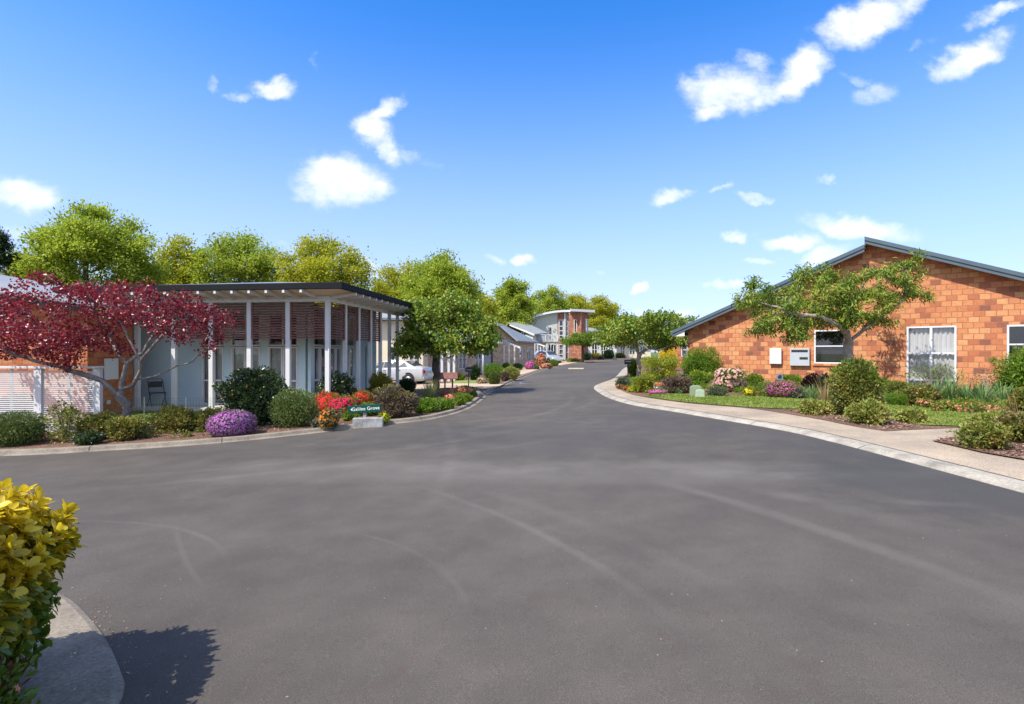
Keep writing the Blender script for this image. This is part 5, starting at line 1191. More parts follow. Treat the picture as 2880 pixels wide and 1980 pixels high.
BG = [(255, 572, 350, 43, lf_spring, 'largest bright green tree above the red leaved tree', 1.6, 24000),
      (500, 662, 150, 52, lf_gold, 'yellowish green tree just right of the largest bright green tree', 2.5, 9000),
      (672, 645, 260, 54, lf_spring, 'broad green tree above the middle of the veranda roof', 2.5, 15000),
      (905, 652, 250, 52, lf_gold, 'golden green tree above the right half of the veranda roof', 2.5, 15000),
      (1118, 733, 150, 58, lf_gold, 'golden tree right of the gap of sky beyond the veranda eave', 2.0, 10000),
      (1245, 712, 200, 52, lf_spring, 'tall pointed green tree directly behind the leafy street tree', 2.0, 14000),
      (1350, 826, 110, 64, lf_gold, 'low golden tree right behind the leafy street tree crown', 1.5, 7000),
      (1437, 784, 125, 78, lf_spring, 'rounded green tree above the tan brick house roof', 2.5, 9000),
      (1545, 804, 125, 98, lf_spring, 'green tree above the curved white roof', 3, 8000),
      (1622, 826, 90, 102, lf_gold, 'small golden tree just behind the brick tower roof', 3, 6000),
      (1692, 832, 95, 100, lf_gold, 'rounded golden green tree right of the brick tower', 2, 7000),
      (1770, 890, 110, 104, lf_mid, 'low green tree at the far bend of the road', 1, 5000),
      (1890, 892, 130, 62, lf_mid, 'dark green tree rising behind the verge tree', 1.2, 6000),
      (1000, 800, 200, 60, lf_spring, 'bright green tree low behind the veranda corner', 1.2, 8000),
      (1180, 800, 170, 56, lf_spring, 'leafy low green tree between the golden tree and the pointed tree', 1.2, 9000),
      (110, 705, 240, 50, lf_dark, 'dark green tree low behind the brick house roof', 1.2, 12000),
      (420, 770, 160, 56, lf_mid, 'small green tree low behind the red leaved crown', 1.2, 6000)]
for (px, top, wp, dep, m_, lab, lo, n) in BG: bgtree(px, top, wp, dep, m_, lab, lo, n, ls=.24 if dep < 60 else .30, dens=420 if n > 12000 else 290)
# dark conifer at the left edge
k = 40/1500; base = Vector(((-10-1440)*k, 40, -.4)); 
bl = [(0, 0, 9.5-i*1.1, .35+i*.32, .35+i*.32, .5) for i in range(8)]
tree('conifer', 'dark conifer cut off by the left edge', 'tree', base, 9.8, .2, [(a, b_, c+1.6, d_, e, f) for a, b_, c, d_, e, f in bl], lf_dark, bark_dark, nattr=420, nleaf=11000, lsize=.22, spread=.28, step=.35, infl=3, kill=.45, minr=.012, tipr=.03, lkind='long', group='trees behind the houses')

# leafy street tree by the drive
cb = G(1226, 1112); cb.z += .07
bl = PB([(1190, 945, 62, 45, .2), (1150, 960, 42, 30, -.3), (1255, 890, 75, 45), (1320, 930, 80, 60), (1260, 950, 90, 45, -.4), (1365, 960, 45, 32), (1200, 875, 70, 35, .5), (1290, 860, 55, 28), (1145, 988, 35, 10, -.8, .8), (1270, 985, 60, 22, -.6)], cb.y, 1.7, cb)
tree('street_tree', 'leafy mid green tree with dark trunk beside the white sedan', 'tree', cb, 1.75, .15, bl, lf_cherry, bark_dark, nattr=400, nleaf=16000, lsize=.15, lkind='diamond', spread=.17, step=.2, infl=2.2, kill=.32, minr=.006, tipr=.02, droop=.5, gap=-.03, hollow=.4)
# small tree before the tower
xb = (1640-1440)/1500*66; cb = Vector((xb, 66, T(xb, 66)+.05))
bl = PB([(1628, 952, 36, 17), (1655, 944, 25, 13), (1600, 960, 22, 12), (1645, 965, 28, 10)], 66, 2.0, cb)
tree('street_tree', 'small spreading tree in front of the brick tower', 'tree', cb, 1.5, .13, bl, lf_mid, bark_dark, nattr=160, nleaf=6000, lsize=.2, spread=.25, step=.35, infl=4, kill=.5, minr=.012, tipr=.03)
# verge tree on the right side of the road
cb = G(1797, 1066); cb.z += .05
bl = PB([(1790, 915, 75, 35), (1750, 935, 60, 38, -.3), (1860, 925, 75, 40, .2), (1920, 945, 45, 30), (1715, 955, 32, 26), (1830, 890, 60, 18), (1890, 965, 45, 18, -.3), (1690, 945, 25, 25, .5, 1.0)], cb.y, 1.9, cb)
def LB(pts, dep, base, offs=None): return [tuple(Vector(D(p[0], p[1], dep))-Vector(base)+Vector((0, p[2] if len(p) > 2 else 0, 0))) for p in pts]
lm = [LB([(1800, 990), (1783, 968, -.2), (1770, 945, -.5), (1745, 930, -.8)], cb.y, cb), LB([(1800, 990), (1826, 978, .2), (1830, 950, .4), (1845, 920, .5)], cb.y, cb), LB([(1826, 978), (1852, 985, -.3), (1885, 968, -.6), (1915, 950, -.7)], cb.y, cb), LB([(1797, 1000), (1795, 960, .4), (1790, 920, .6)], cb.y, cb)]
tree('street_tree', 'spreading verge tree with pale forked trunk on the right side of the road', 'tree', cb, 1.35, .13, bl, lf_cherry, bark_grey, nattr=400, nleaf=12500, lsize=.16, lkind='diamond', spread=.18, step=.22, infl=2.6, kill=.36, minr=.007, tipr=.022, droop=.35, gap=.12, limbs=lm)
# cherry in front of the right brick wall
dp = 18.3; bx = (2386-1440)/1500*dp; cb = Vector((bx, dp, T(bx, dp)+.05))
bl = PB([(2170, 870, 85, 45, -.3), (2110, 850, 62, 32, .2), (2260, 845, 80, 42), (2190, 925, 60, 34, -.5), (2330, 800, 70, 42), (2400, 855, 95, 55, -.3), (2480, 800, 60, 45), (2535, 775, 38, 35), (2575, 832, 36, 13), (2230, 790, 50, 30), (2300, 900, 45, 30), (2290, 775, 35, 24), (2470, 905, 40, 22), (2120, 925, 30, 16), (2220, 955, 28, 14), (2480, 758, 45, 26, .3), (2288, 762, 42, 28, .4), (2538, 742, 32, 28), (2110, 805, 32, 22), (2380, 790, 40, 24, .5)], dp, 1.15, cb)
lm = [LB([(2385, 955), (2441, 907, -.3), (2463, 892, -.3), (2512, 850, -.4), (2530, 800, -.4)], dp, cb), LB([(2385, 952), (2392, 911, .2), (2380, 870, .3), (2340, 820, .4)], dp, cb), LB([(2385, 958), (2365, 937, -.3), (2332, 918, -.6), (2270, 895, -.8), (2200, 890, -.9), (2150, 870, -.9)], dp, cb), LB([(2332, 918), (2300, 870, -.1), (2240, 840, .2), (2170, 830, .4)], dp, cb), LB([(2392, 911), (2420, 860, .5), (2460, 810, .7)], dp, cb)]
tree('cherry_tree', 'open branched tree in front of the right brick gable wall', 'tree', cb, 1.80, .15, bl, lf_cherry, bark_grey, limbs=lm, nattr=430, nleaf=16000, lsize=.16, lkind='long', spread=.115, step=.18, infl=1.5, kill=.27, minr=.006, tipr=.018, droop=.45, gap=-.02, jit=.3)
# maroon tree
dp = 12.6; bx = (352-1440)/1500*dp; cb = Vector((bx, dp, T(bx, dp)+.05))
bl = PB([(60, 890, 120, 80), (180, 880, 130, 85, -.3), (20, 960, 90, 60, .3), (300, 850, 110, 62, .3), (400, 860, 110, 65), (500, 880, 80, 60), (120, 965, 120, 45, -.2), (260, 985, 80, 30, -.2), (535, 900, 50, 45), (580, 885, 32, 25), (350, 820, 90, 36), (210, 800, 70, 24), (440, 810, 80, 26), (-40, 900, 80, 60), (545, 960, 45, 18), (250, 940, 90, 40, -.5), (600, 915, 22, 14), (-60, 960, 60, 40)], dp, 1.45, cb)
q = lambda x, y, o=0: (x*.476, 540+y*.476, o)
lm = [LB([q(738, 1190), q(640, 1110, -.2), q(500, 1045, -.5), q(420, 1010, -.7), q(300, 960, -.9), q(200, 900, -1)], dp, cb), LB([q(735, 1190), q(730, 1080), q(745, 1010), q(640, 950, .3), q(560, 880, .5), q(480, 780, .7)], dp, cb),
      LB([q(745, 1190), q(800, 1140, -.1), q(835, 1115, -.2), q(880, 1050, -.3), q(905, 1000, -.4), q(870, 900, -.5), q(830, 820, -.5)], dp, cb), LB([q(835, 1115, -.2), q(930, 1085, -.1), q(1000, 1040, .1), q(1110, 1000, .2)], dp, cb), LB([q(745, 1010), q(790, 950, .3), q(800, 870, .5), q(840, 760, .7)], dp, cb), LB([q(500, 1045, -.5), q(440, 930, -.2), q(330, 820, 0)], dp, cb), LB([q(905, 1000, -.4), q(1000, 900, -.5), q(1080, 820, -.5)], dp, cb)]
tree('maroon_tree', 'wide maroon leaved tree with pale twisting limbs over the white fence', 'tree', cb, .80, .092, bl, lf_maple, bark_maple, limbs=lm, nattr=700, nleaf=15500, lsize=.058, lkind='wide', spread=.105, step=.16, infl=1.6, kill=.24, minr=.0045, tipr=.014, droop=.1, gap=.0, jit=.3, hollow=.35)
# ============================================================ yellow topped hedge in the left foreground
hc = Vector((-3.27, 1.84, T(-3.2, 1.8)+.02)); hg_ = thing('hedge', 'boxy hedge with yellow top and green sides in the left foreground', 'hedge', tuple(hc), .34)
def hedge_cloud(N, w, d, h, sq=5.0):
    v = unit(rng.normal(size=(N*3, 3))); vv = v/((np.abs(v)**sq).sum(1, keepdims=True)**(1/sq))
    q = unit(rng.normal(size=(9, 3))); f = rng.uniform(2, 7, 9); p = rng.uniform(0, 6.28, 9)
    l = 1+.05*np.sin(vv@q.T*f*1.6+p).mean(1)*2.5; P = vv*l[:, None]*np.array([w/2, d/2, h/2]); P[:, 2] += h/2; P[:, 0] *= .80+.20*np.minimum(1, P[:, 2]/h*1.4)
    k = P[:, 2] > .03; return P[k][:N], unit(vv[k][:N]*np.array([1, 1, 1.2]))
def rosettes(P, Nn, per, size, tilt=.55):
    """groups of leaves radiating from each shoot"""
    n = len(P); a = rng.uniform(0, 6.28, (n, 1))+np.arange(per)[None]*(2*pi/per)+rng.normal(size=(n, per))*.25
    ref = np.tile([0.3, .2, 1.], (n, 1)); t1 = unit(np.cross(Nn, ref)); t2 = np.cross(Nn, t1)
    tl = tilt*rng.uniform(.4, 1.5, (n, per, 1))
    A = np.cos(a)[..., None]*t1[:, None]+np.sin(a)[..., None]*t2[:, None]+Nn[:, None]*tl
    S = size*rng.uniform(.6, 1.15, (n, per)); PP = np.repeat(P[:, None], per, 1)
    return PP.reshape(-1, 3), A.reshape(-1, 3), S.ravel(), np.repeat(Nn[:, None], per, 1).reshape(-1, 3)
def rosette_leaves(name, m, P, N_, per, size, parent, tilt=.55):
    a, b, c, d = rosettes(P, N_, per, size, tilt); return leaves(name, m, a, b, c, 'oval', parent, up=d*2.5, nj=.4, smooth=True)
P, N_ = hedge_cloud(8000, 2.26, 2.0, 1.12)
N_ = unit(N_+rng.normal(size=N_.shape)*.3+np.array([0, 0, .35]))
stk = (rng.random(len(P)) < .22)[:, None]*rng.uniform(.02, .08, (len(P), 1)); P = P+N_*stk
hz = P[:, 2]+rng.normal(size=len(P))*.10
# pale new growth also breaks through in a band on the upper side
band = np.sin(P[:, 0]*3+P[:, 1]*4.2)*.10
top_ = (hz > .84+band*.8) | ((hz > .6) & (rng.random(len(P)) < .16)); mid_ = (~top_) & (hz > .58+band)
rosette_leaves('yellow_leaves', lf_yel, P[top_], N_[top_], 7, .074, hg_, .8)
rosette_leaves('yellow_green_leaves', lf_yelg, P[mid_], N_[mid_], 6, .074, hg_)
low_ = ~(top_ | mid_); rosette_leaves('green_leaves', lf_hedge, P[low_], N_[low_], 6, .07, hg_)
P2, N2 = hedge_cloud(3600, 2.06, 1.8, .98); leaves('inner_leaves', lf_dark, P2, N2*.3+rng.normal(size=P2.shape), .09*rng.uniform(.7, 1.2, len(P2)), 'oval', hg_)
mb = MB()
for i in range(26):
    x, y = rng.uniform(-.9, .9), rng.uniform(-.8, .8); mb.tube([(x*.8, y*.8, -.03), (x, y, .4), (x+rng.normal()*.1, y+rng.normal()*.1, .85)], [.016, .011, .005], 5)
mb.build('stems', MATS['bark_brown'], hg_)
b = Vector((-2.47, 2.26, 0)); b.z = T(b.x, b.y)+.02
shrub('dark_red_shrub', 'small dark red and green shrub at the foot of the yellow topped hedge', 'shrub', b, .62, .46, lf_hedge, 1500, .045, 'oval', fl_coral, 60, .035, shell=.4, foliage2=lf_dkred, ntop=160)
# fallen leaves and bits on the near kerb and the road
P = []
for i in range(130):
    k = rng.integers(4, len(FK)-8); p = FK[k].lerp(FK[k+1], rng.random()); o = -abs(rng.normal())*.10; tt = (FK[k+1]-FK[k]).normalized(); P.append((p.x-tt.y*o, p.y+tt.x*o, T(p.x, p.y)+.008))
for i in range(60): x, y = rng.uniform(-5, 5), rng.uniform(2.4, 9); P.append((x, y, T(x, y)+.006))
P = np.array(P); A = rng.normal(size=P.shape)*np.array([1, 1, .1]); o = leaves('fallen_leaves', mat_leaf('leaf_litter', [(.25, .10, .04), (.35, .2, .1), (.5, .42, .3)], trans=.1), P, A, rng.uniform(.008, .022, len(P)), 'diamond', None, up=np.array([0, 0, 4.])); o['kind'] = 'stuff'

# ============================================================ shrubs, from left to right; picture extents give place and size
def S(name, px, pb, w, h, lab, style, dz=.09, dd=None, grp=None, cat='shrub', **kw):
    """px centre, pb where it meets the ground, w/h extents in photo pixels; dd = depth override"""
    if dd: p = D(px, pb, dd); base = Vector((p.x, p.y, T(p.x, p.y)+dz)); dep = dd
    else:
        p = G(px, pb); dep = p.y; base = Vector((p.x, p.y, T(p.x, p.y)+dz))
        # stand the base at the real surface height: a touch further back
    k = dep/1500; W_ = w*k; Hh = h*k
    base.y += W_*.35; base.x *= (base.y/dep) if True else 1; base.z = T(base.x, base.y)+dz
    a = dict(STY[style]); a.update(kw); den = a.pop('den', 1.0); mn = a.pop('ls', .05)
    ls = max(mn, 1.5*2.8*k*.55); area = 3.3*(W_*W_*.8+W_*Hh*1.6)/2
    n = int(min(9000, max(260, den*area/(ls*ls*.16)))); nf = a.pop('fd', 0); fs = a.pop('fs', .045); fs = max(fs, 4.2*k*.75)
    nfl = int(min(3200, nf*area/(fs*fs*.5)))
    return shrub(name, lab, cat, base, W_, Hh, a.pop('fol'), n, ls, a.pop('kind', 'diamond'), a.pop('flowers', None), nfl, fs, group=grp, **a)
STY = dict(box=dict(fol=lf_box, amp=.07, shell=.6, ls=.035, den=2.0), grey=dict(fol=lf_greyg, ls=.04), azal=dict(fol=lf_azalea, ls=.05, shell=.3, amp=.22), cam=dict(fol=lf_camellia, ls=.085, kind='oval', shell=.3, amp=.2),
           bright=dict(fol=lf_bright, ls=.05, amp=.15), lime=dict(fol=lf_lime, ls=.05), mid=dict(fol=lf_mid, ls=.06, amp=.2), dark=dict(fol=lf_dark, ls=.06), brown=dict(fol=lf_brown, ls=.05, shell=.35, amp=.2),
           gold=dict(fol=lf_goldsh, ls=.06, kind='oval', amp=.2), var=dict(fol=lf_varieg, ls=.055, shell=.3, amp=.25), rhodo=dict(fol=lf_bright, ls=.10, kind='long', amp=.2, shell=.4, foliage2=lf_lime, ntop=300),
           purple=dict(fol=lf_greyg, flowers=fl_purple, fd=1.1, fs=.035, amp=.06), mag=dict(fol=lf_mid, flowers=fl_mag, fd=1.1, fs=.035, amp=.08), red=dict(fol=lf_mid, flowers=fl_red, fd=1.0, fs=.045, amp=.2, fcover=.15),
           crim=dict(fol=lf_mid, flowers=fl_crim, fd=1.0, fs=.045, amp=.2), orange=dict(fol=lf_greyg, flowers=fl_orange, fd=.42, fs=.055, amp=.2, shell=.3), yellow=dict(fol=lf_mid, flowers=fl_yellow, fd=.9, fs=.05, amp=.2),
           pink=dict(fol=lf_mid, flowers=fl_pink, fd=.75, fs=.09, amp=.2), coral=dict(fol=lf_mid, flowers=fl_coral, fd=.5, fs=.05, amp=.2), dkred=dict(fol=lf_dkred, ls=.06, shell=.3, amp=.25), white=dict(fol=lf_greyg, flowers=fl_white, fd=.35, fs=.04))
# --- left bed, along the kerb
S('shrub', 42, 1268, 160, 92, 'domed dark green hebe shrub at the left edge with pale top', 'box', foliage2=lf_greyg, ntop=700)
S('rose_bush', 48, 1222, 130, 98, 'loose grey green bush against the fence behind the domed hebe', 'grey', shell=.15, den=.5, sparse=True)
S('rose_bush', 186, 1256, 88, 112, 'sparse rose bush in front of the white slatted fence', 'var', shell=.1, den=.30, sparse=True, foliage2=lf_camellia, ntop=160)
S('shrub', 252, 1262, 66, 34, 'very low dark green shrub right of the sparse rose bush', 'mid', den=.8, fol=lf_camellia)
S('azalea', 282, 1246, 104, 72, 'bronze green azalea at the foot of the maroon tree', 'azal')
S('azalea', 358, 1250, 98, 58, 'yellowish green azalea just right of the maroon tree trunk', 'azal', foliage2=lf_goldsh, ntop=250)
S('azalea', 498, 1228, 110, 68, 'brownish green azalea left of the purple daisy mound', 'azal')
S('azalea', 590, 1222, 84, 60, 'bronze azalea touching the left side of the purple mound', 'azal')
S('daisy_bush', 650, 1238, 128, 68, 'large purple flowering mound at the kerb near the veranda', 'purple')
S('camellia', 722, 1206, 200, 172, 'big glossy dark camellia in front of the veranda posts', 'cam', flowers=fl_orange, fd=.004, fs=.07)
S('clipped_shrub', 828, 1213, 136, 112, 'round clipped green shrub between the camellia and the red azalea', 'box')
S('camellia', 950, 1160, 120, 96, 'low glossy camellia right of the corner post', 'cam', flowers=fl_white, fd=.03)
S('azalea', 918, 1180, 98, 64, 'bright red azalea behind the orange flowers', 'red')
S('azalea', 970, 1182, 80, 60, 'crimson azalea left of the street sign', 'crim')
S('azalea', 1020, 1160, 58, 54, 'small red azalea above the street sign', 'red')
S('flowering_plant', 926, 1214, 54, 50, 'orange flowering plant at the kerb left of the concrete block', 'orange')
S('flowering_plant', 888, 1212, 14, 16, 'tiny orange flower beside the round clipped shrub', 'orange')
S('shrub', 982, 1192, 36, 20, 'small leafy plant left of the concrete block', 'mid')
S('shrub', 1032, 1178, 70, 32, 'light green plant behind the post of the street sign', 'bright', den=.7)
S('flowering_plant', 1080, 1196, 26, 22, 'small yellow flowering plant at the end of the concrete block', 'yellow')
S('shrub', 1074, 1134, 74, 72, 'golden green shrub between veranda post and sedan', 'gold')
S('shrub', 1143, 1108, 56, 36, 'dark green shrub in front of the sedan wheel', 'dark')
S('shrub', 1116, 1184, 118, 84, 'large brownish purple shrub right of the street sign', 'brown', foliage2=lf_azalea, ntop=500)
S('shrub', 1196, 1168, 82, 38, 'bright green mound on the kerb below the strappy plant', 'bright')
p = G(1203, 1141); strappy('strappy_plant', 'spiky striped strappy plant right of the brown shrub', 'plant', (p.x, p.y+.4, p.z+.09), 1.25, .85, lf_flax, 170, 1.0, droop=.75)
S('flowering_plant', 1270, 1140, 38, 22, 'salmon flowering plant below the wishing well', 'coral', fd=.9)
S('shrub', 1258, 1160, 40, 26, 'grassy green clump under the salmon flowers', 'mid', fol=lf_bright)
S('shrub', 1294, 1148, 28, 24, 'small green tuft left of the kerb boulder', 'mid')
S('shrub', 1316, 1138, 26, 20, 'tiny green tuft nearest the kerb boulder', 'mid')
S('flower_bed_plant', 1310, 1112, 66, 18, 'low pinkish red flower patch at the foot of the black letterbox', 'coral', fd=.7)
S('shrub', 1332, 1124, 34, 14, 'dark green ground plant behind the kerb boulder', 'dark')
# --- beyond the first drive
S('shrub', 1292, 1074, 26, 18, 'yellowish grassy tuft by the pergola post', 'lime')
S('shrub', 1336, 1074, 30, 44, 'dark bush in front of the pinkish brick wall', 'dark')
S('shrub', 1388, 1066, 70, 38, 'bright green bush behind the lamp post', 'bright')
S('shrub', 1356, 1084, 32, 18, 'pinkish flowering clump at the lamp post foot', 'mag', fd=.5, flowers=fl_pink)
S('shrub', 1390, 1086, 34, 36, 'rounded dark green bush right of the lamp post', 'box')
S('shrub', 1420, 1076, 26, 26, 'purplish brown bush at the drive corner', 'brown')
S('shrub', 1440, 1072, 46, 36, 'variegated bush at the second drive', 'var')
S('shrub', 1424, 1046, 30, 22, 'bright green bush under the slanted pergola', 'bright')
S('shrub', 1456, 1044, 26, 20, 'dark green bush by the tan brick house wall', 'dark')
S('daisy_bush', 1492, 1042, 32, 24, 'round magenta mound near the tan brick house', 'mag', fs=.06)
S('shrub', 1508, 1042, 18, 10, 'small silvery plant beside the round magenta mound', 'grey')
S('shrub', 1522, 1033, 32, 36, 'orange red leaved bush in front of the silver hatchback', 'coral', fd=.9)
S('flower_bed_plant', 1536, 1038, 32, 12, 'salmon ground cover at the kerb below the silver hatchback', 'coral', fd=1.2)
S('shrub', 1558, 1032, 24, 18, 'green bush between the silver car and third drive', 'mid')
S('shrub', 1614, 1020, 40, 9, 'low green planting at the foot of the brick tower', 'var')
S('shrub', 1651, 1015, 20, 22, 'dark upright bush right of the brick tower', 'dark')
S('shrub', 1676, 1010, 26, 15, 'round yellow bush beyond the brick tower', 'lime', fol=lf_goldsh)
S('shrub', 1711, 1010, 32, 22, 'round dark bush before the far low house', 'dark')
S('shrub', 1690, 1013, 22, 8, 'pale low plant between the yellow and the dark bush', 'grey')
S('shrub', 1745, 1008, 30, 12, 'low reddish green planting at the road bend', 'azal')
S('shrub', 1400, 1032, 24, 14, 'low green bush beneath the pergola of the tan house', 'mid')
# --- right side, from the far bend to the near corner
S('shrub', 1782, 1062, 32, 46, 'dark bush between the small letterbox and the verge tree', 'dark', fol=lf_mid)
S('hedge', 1856, 1084, 104, 78, 'square lime green hedge behind the verge tree', 'lime', amp=.07, boxy=True, square=4, cat='hedge')
S('shrub', 1878, 1046, 50, 64, 'golden yellow bush behind the square lime hedge', 'gold', fol=lf_yel)
S('rhododendron', 1968, 1084, 124, 98, 'largest bright green rhododendron at the left end of the brick wall', 'rhodo')
S('shrub', 1968, 1096, 62, 44, 'leafy green bush in front of the rhododendron', 'rhodo')
S('shrub', 2050, 1066, 66, 42, 'green and gold bush behind the pink rhododendron', 'azal')
S('shrub', 1904, 1112, 76, 44, 'brownish clipped low hedge left of the utility boxes', 'brown', boxy=True, square=3.5, amp=.06)
S('shrub', 1809, 1110, 64, 48, 'yellow green bush at the footpath curve', 'var', fol=lf_lime, foliage2=lf_azalea, ntop=250)
S('shrub', 1752, 1094, 42, 26, 'grey purple low bush at the start of the bed', 'brown', fol=lf_greyg)
S('flowering_plant', 1744, 1099, 20, 10, 'orange flowers beside the grey purple bush', 'orange')
S('flowering_plant', 1764, 1103, 20, 12, 'red flowers left of the yellow green bush', 'red')
S('flowering_plant', 1778, 1108, 24, 13, 'yellow flowers at the footpath curve', 'yellow')
S('flowering_plant', 1850, 1116, 52, 13, 'flat magenta ground cover under the teal bowl', 'mag')
S('rhododendron', 2052, 1108, 94, 64, 'salmon pink flowering rhododendron in front of the brick wall', 'pink')
S('shrub', 2121, 1094, 48, 34, 'dark green bush right of the pink rhododendron', 'mid')
S('flowering_plant', 2106, 1120, 28, 22, 'yellow flowering plant below the dark green bush', 'yellow')
S('flowering_plant', 2130, 1118, 20, 14, 'salmon flowers beside the yellow flowering plant', 'coral')
S('shrub', 2018, 1122, 50, 24, 'greyish low foliage under the pink rhododendron', 'grey')
S('azalea', 2206, 1126, 100, 46, 'purple flecked azalea below the meter boxes', 'mag', fd=.22, fol=lf_azalea)
S('azalea', 2172, 1116, 34, 26, 'bright purple azalea left of the flecked azalea', 'purple', fol=lf_mid, fd=.5)
S('shrub', 2220, 1092, 64, 28, 'dark green low bush beneath the larger meter box', 'dark', fol=lf_mid)
S('shrub', 2280, 1110, 46, 48, 'dark red leaved bush left of the conical shrub', 'dkred')
S('shrub', 2250, 1128, 50, 26, 'grey green strappy foliage behind the lawn', 'grey', kind='long', ls=.12)
S('shrub', 2320, 1112, 60, 44, 'mixed dark bush right of the dark red one', 'mid', fol=lf_camellia)
p = G(2300, 1138); strappy('iris', 'grey green iris clump left of the conical shrub', 'plant', (p.x, p.y+.3, p.z+.07), .9, .5, lf_iris, 90, .9, droop=.4)
p = G(2345, 1168); strappy('strappy_plant', 'pinkish stiff strappy plant beside the conical shrub', 'plant', (p.x-.1, p.y+.2, p.z+.08), 1.0, .85, lf_flaxr, 60, .9, droop=.35)
S('conical_shrub', 2405, 1184, 112, 158, 'tall conical green shrub between lawn and footpath', 'mid', dz=.07, fol=lf_azalea, foliage2=lf_mid, ntop=600, amp=.12, shell=.45, depth=1.2, den=1.3)
S('azalea', 2292, 1176, 84, 42, 'straggly azalea at the path edge left of the conical shrub', 'var', dz=.07)
S('azalea', 2440, 1206, 108, 62, 'yellow green azalea in front of the conical shrub', 'var', dz=.07)
S('azalea', 2566, 1202, 70, 40, 'small low azalea alone on the mulch by the lawn', 'var', dz=.07)
S('shrub', 2483, 1116, 42, 42, 'dark green bush under the brick wall behind the blue pot', 'mid')
S('shrub', 2522, 1150, 58, 34, 'bright green feathery mound on the lawn edge', 'bright', ls=.04, kind='long')
S('azalea', 2530, 1130, 64, 44, 'green azalea behind the feathery mound', 'azal', foliage2=lf_mid, ntop=300)
S('azalea', 2586, 1152, 100, 58, 'red tinged azalea in front of the French window', 'azal', flowers=fl_coral, fd=.03)
S('shrub', 2634, 1128, 124, 84, 'open shrub with pale stems in front of the French window', 'mid', dz=.07, fol=lf_azalea, shell=.3, den=.22, sparse=True, stemmat=bark_grey, rise=.0, foliage2=lf_mid, ntop=350, ls=.08, kind='long')
for i, (px, pb, lab) in enumerate([(2650, 1152, 'iris clump right below the pale stemmed shrub'), (2700, 1150, 'tallest iris clump between the windows'), (2748, 1150, 'iris clump left of the bare bush'), (2792, 1160, 'iris clump below the bare bush'), (2850, 1156, 'iris clump at the right edge of the photo')]):
    p = G(px, pb); strappy('iris', lab, 'plant', (p.x, p.y+.3, p.z+.07), .95, .62 if i != 1 else .75, lf_iris, 85, 1.5, droop=.25, group='irises under the brick wall')
S('bare_bush', 2776, 1132, 84, 84, 'nearly leafless grey bush under the wall between windows', 'grey', den=.12, sparse=True, stemmat=bark_grey, shell=.2)
S('shrub', 2832, 1130, 64, 52, 'leafy green bush right of the bare bush', 'bright')
S('shrub', 2890, 1140, 130, 150, 'tall bright green bush at the right edge below the window', 'rhodo', den=1.2, boxy=False)
for px, pb, w, lab in [(2600, 1156, 36, 'pink flowers nearest the red tinged azalea'), (2668, 1160, 60, 'coral flowers below the first iris clump'), (2640, 1168, 30, 'coral flowers at the lawn edge'), (2738, 1160, 50, 'bright coral flowers below the tallest irises'), (2700, 1170, 40, 'salmon flowers on the lawn edge below the irises'), (2790, 1172, 70, 'wide salmon flower clump near the bare bush'), (2846, 1180, 60, 'salmon flowers beside the bronze flax')]:
    S('flowering_plant', px, pb, w, 20, lab, 'coral', fd=.6, grp='coral flowers along the lawn')
S('shrub', 2660, 1160, 40, 16, 'low green leafy edging plant in front of the iris', 'bright')
p = G(2862, 1232); strappy('flax', 'bronze and green flax at the right edge', 'plant', (p.x+.35, p.y+.3, p.z+.07), 1.5, .75, lf_flaxr, 70, 1.3, droop=.35)
S('azalea', 2770, 1282, 112, 72, 'bronze azalea in the near right bed left of its neighbour', 'azal', foliage2=lf_varieg, ntop=500)
S('azalea', 2862, 1262, 120, 76, 'rust tipped azalea in the near right bed at the photo edge', 'azal', foliage2=lf_flaxr, ntop=500)
S('azalea', 2800, 1236, 120, 56, 'yellow green azalea behind the near right bed', 'var')
S('azalea', 2880, 1222, 80, 110, 'tall brownish bush behind the bronze flax', 'azal', foliage2=lf_goldsh, ntop=300)

# low planting between the shrubs, and bark chips on the beds
def scatter(poly, n):
    x0 = min(p[0] for p in poly); x1 = max(p[0] for p in poly); y0 = min(p[1] for p in poly); y1 = max(p[1] for p in poly); P = []
    while len(P) < n:
        x = random.uniform(x0, x1); y = random.uniform(y0, y1)
        if inpoly(x, y, poly): P.append((x, y))
    return np.array(P)
def cover(poly, clumps, per, rad, hgt, m, ls, dz, kind='diamond'):
    c = scatter(poly, clumps); r = rad*rng.uniform(.5, 1.3, clumps); i = rng.integers(0, clumps, clumps*per)
    v = unit(rng.normal(size=(len(i), 3))); v[:, 2] = np.abs(v[:, 2]); P = v*rng.uniform(.4, 1, (len(i), 1))*np.stack([r[i], r[i], hgt*r[i]/rad], 1)
    P[:, :2] += c[i]; P[:, 2] += np.array([T(a, b) for a, b in c])[i]+dz
    o = leaves('ground_cover', m, P, v+rng.normal(size=P.shape)*.5, ls*rng.uniform(.6, 1.3, len(P)), kind, None); o['kind'] = 'stuff'
PW = lambda l: [tuple(W(p)) for p in l]
bedR = PW([(1900, 1113), (2000, 1115), (2100, 1119), (2200, 1126), (2300, 1131), (2400, 1139), (2500, 1146), (2620, 1156), (2700, 1165), (2742, 1176), (2880, 1176), (2880, 1120), (2600, 1104), (2300, 1096), (2100, 1088), (1960, 1082)])
cover(bedR, 110, 150, .26, .24, lf_mid, .06, .07); cover(bedR, 60, 140, .22, .2, lf_azalea, .06, .07); cover(bedR, 40, 120, .2, .3, lf_iris, .10, .07, 'long')
bedA = PW([(1745, 1092), (1800, 1110), (1850, 1112), (1940, 1112), (1960, 1080), (1830, 1060), (1790, 1070)])
cover(bedA, 60, 120, .25, .22, lf_bright, .07, .07)
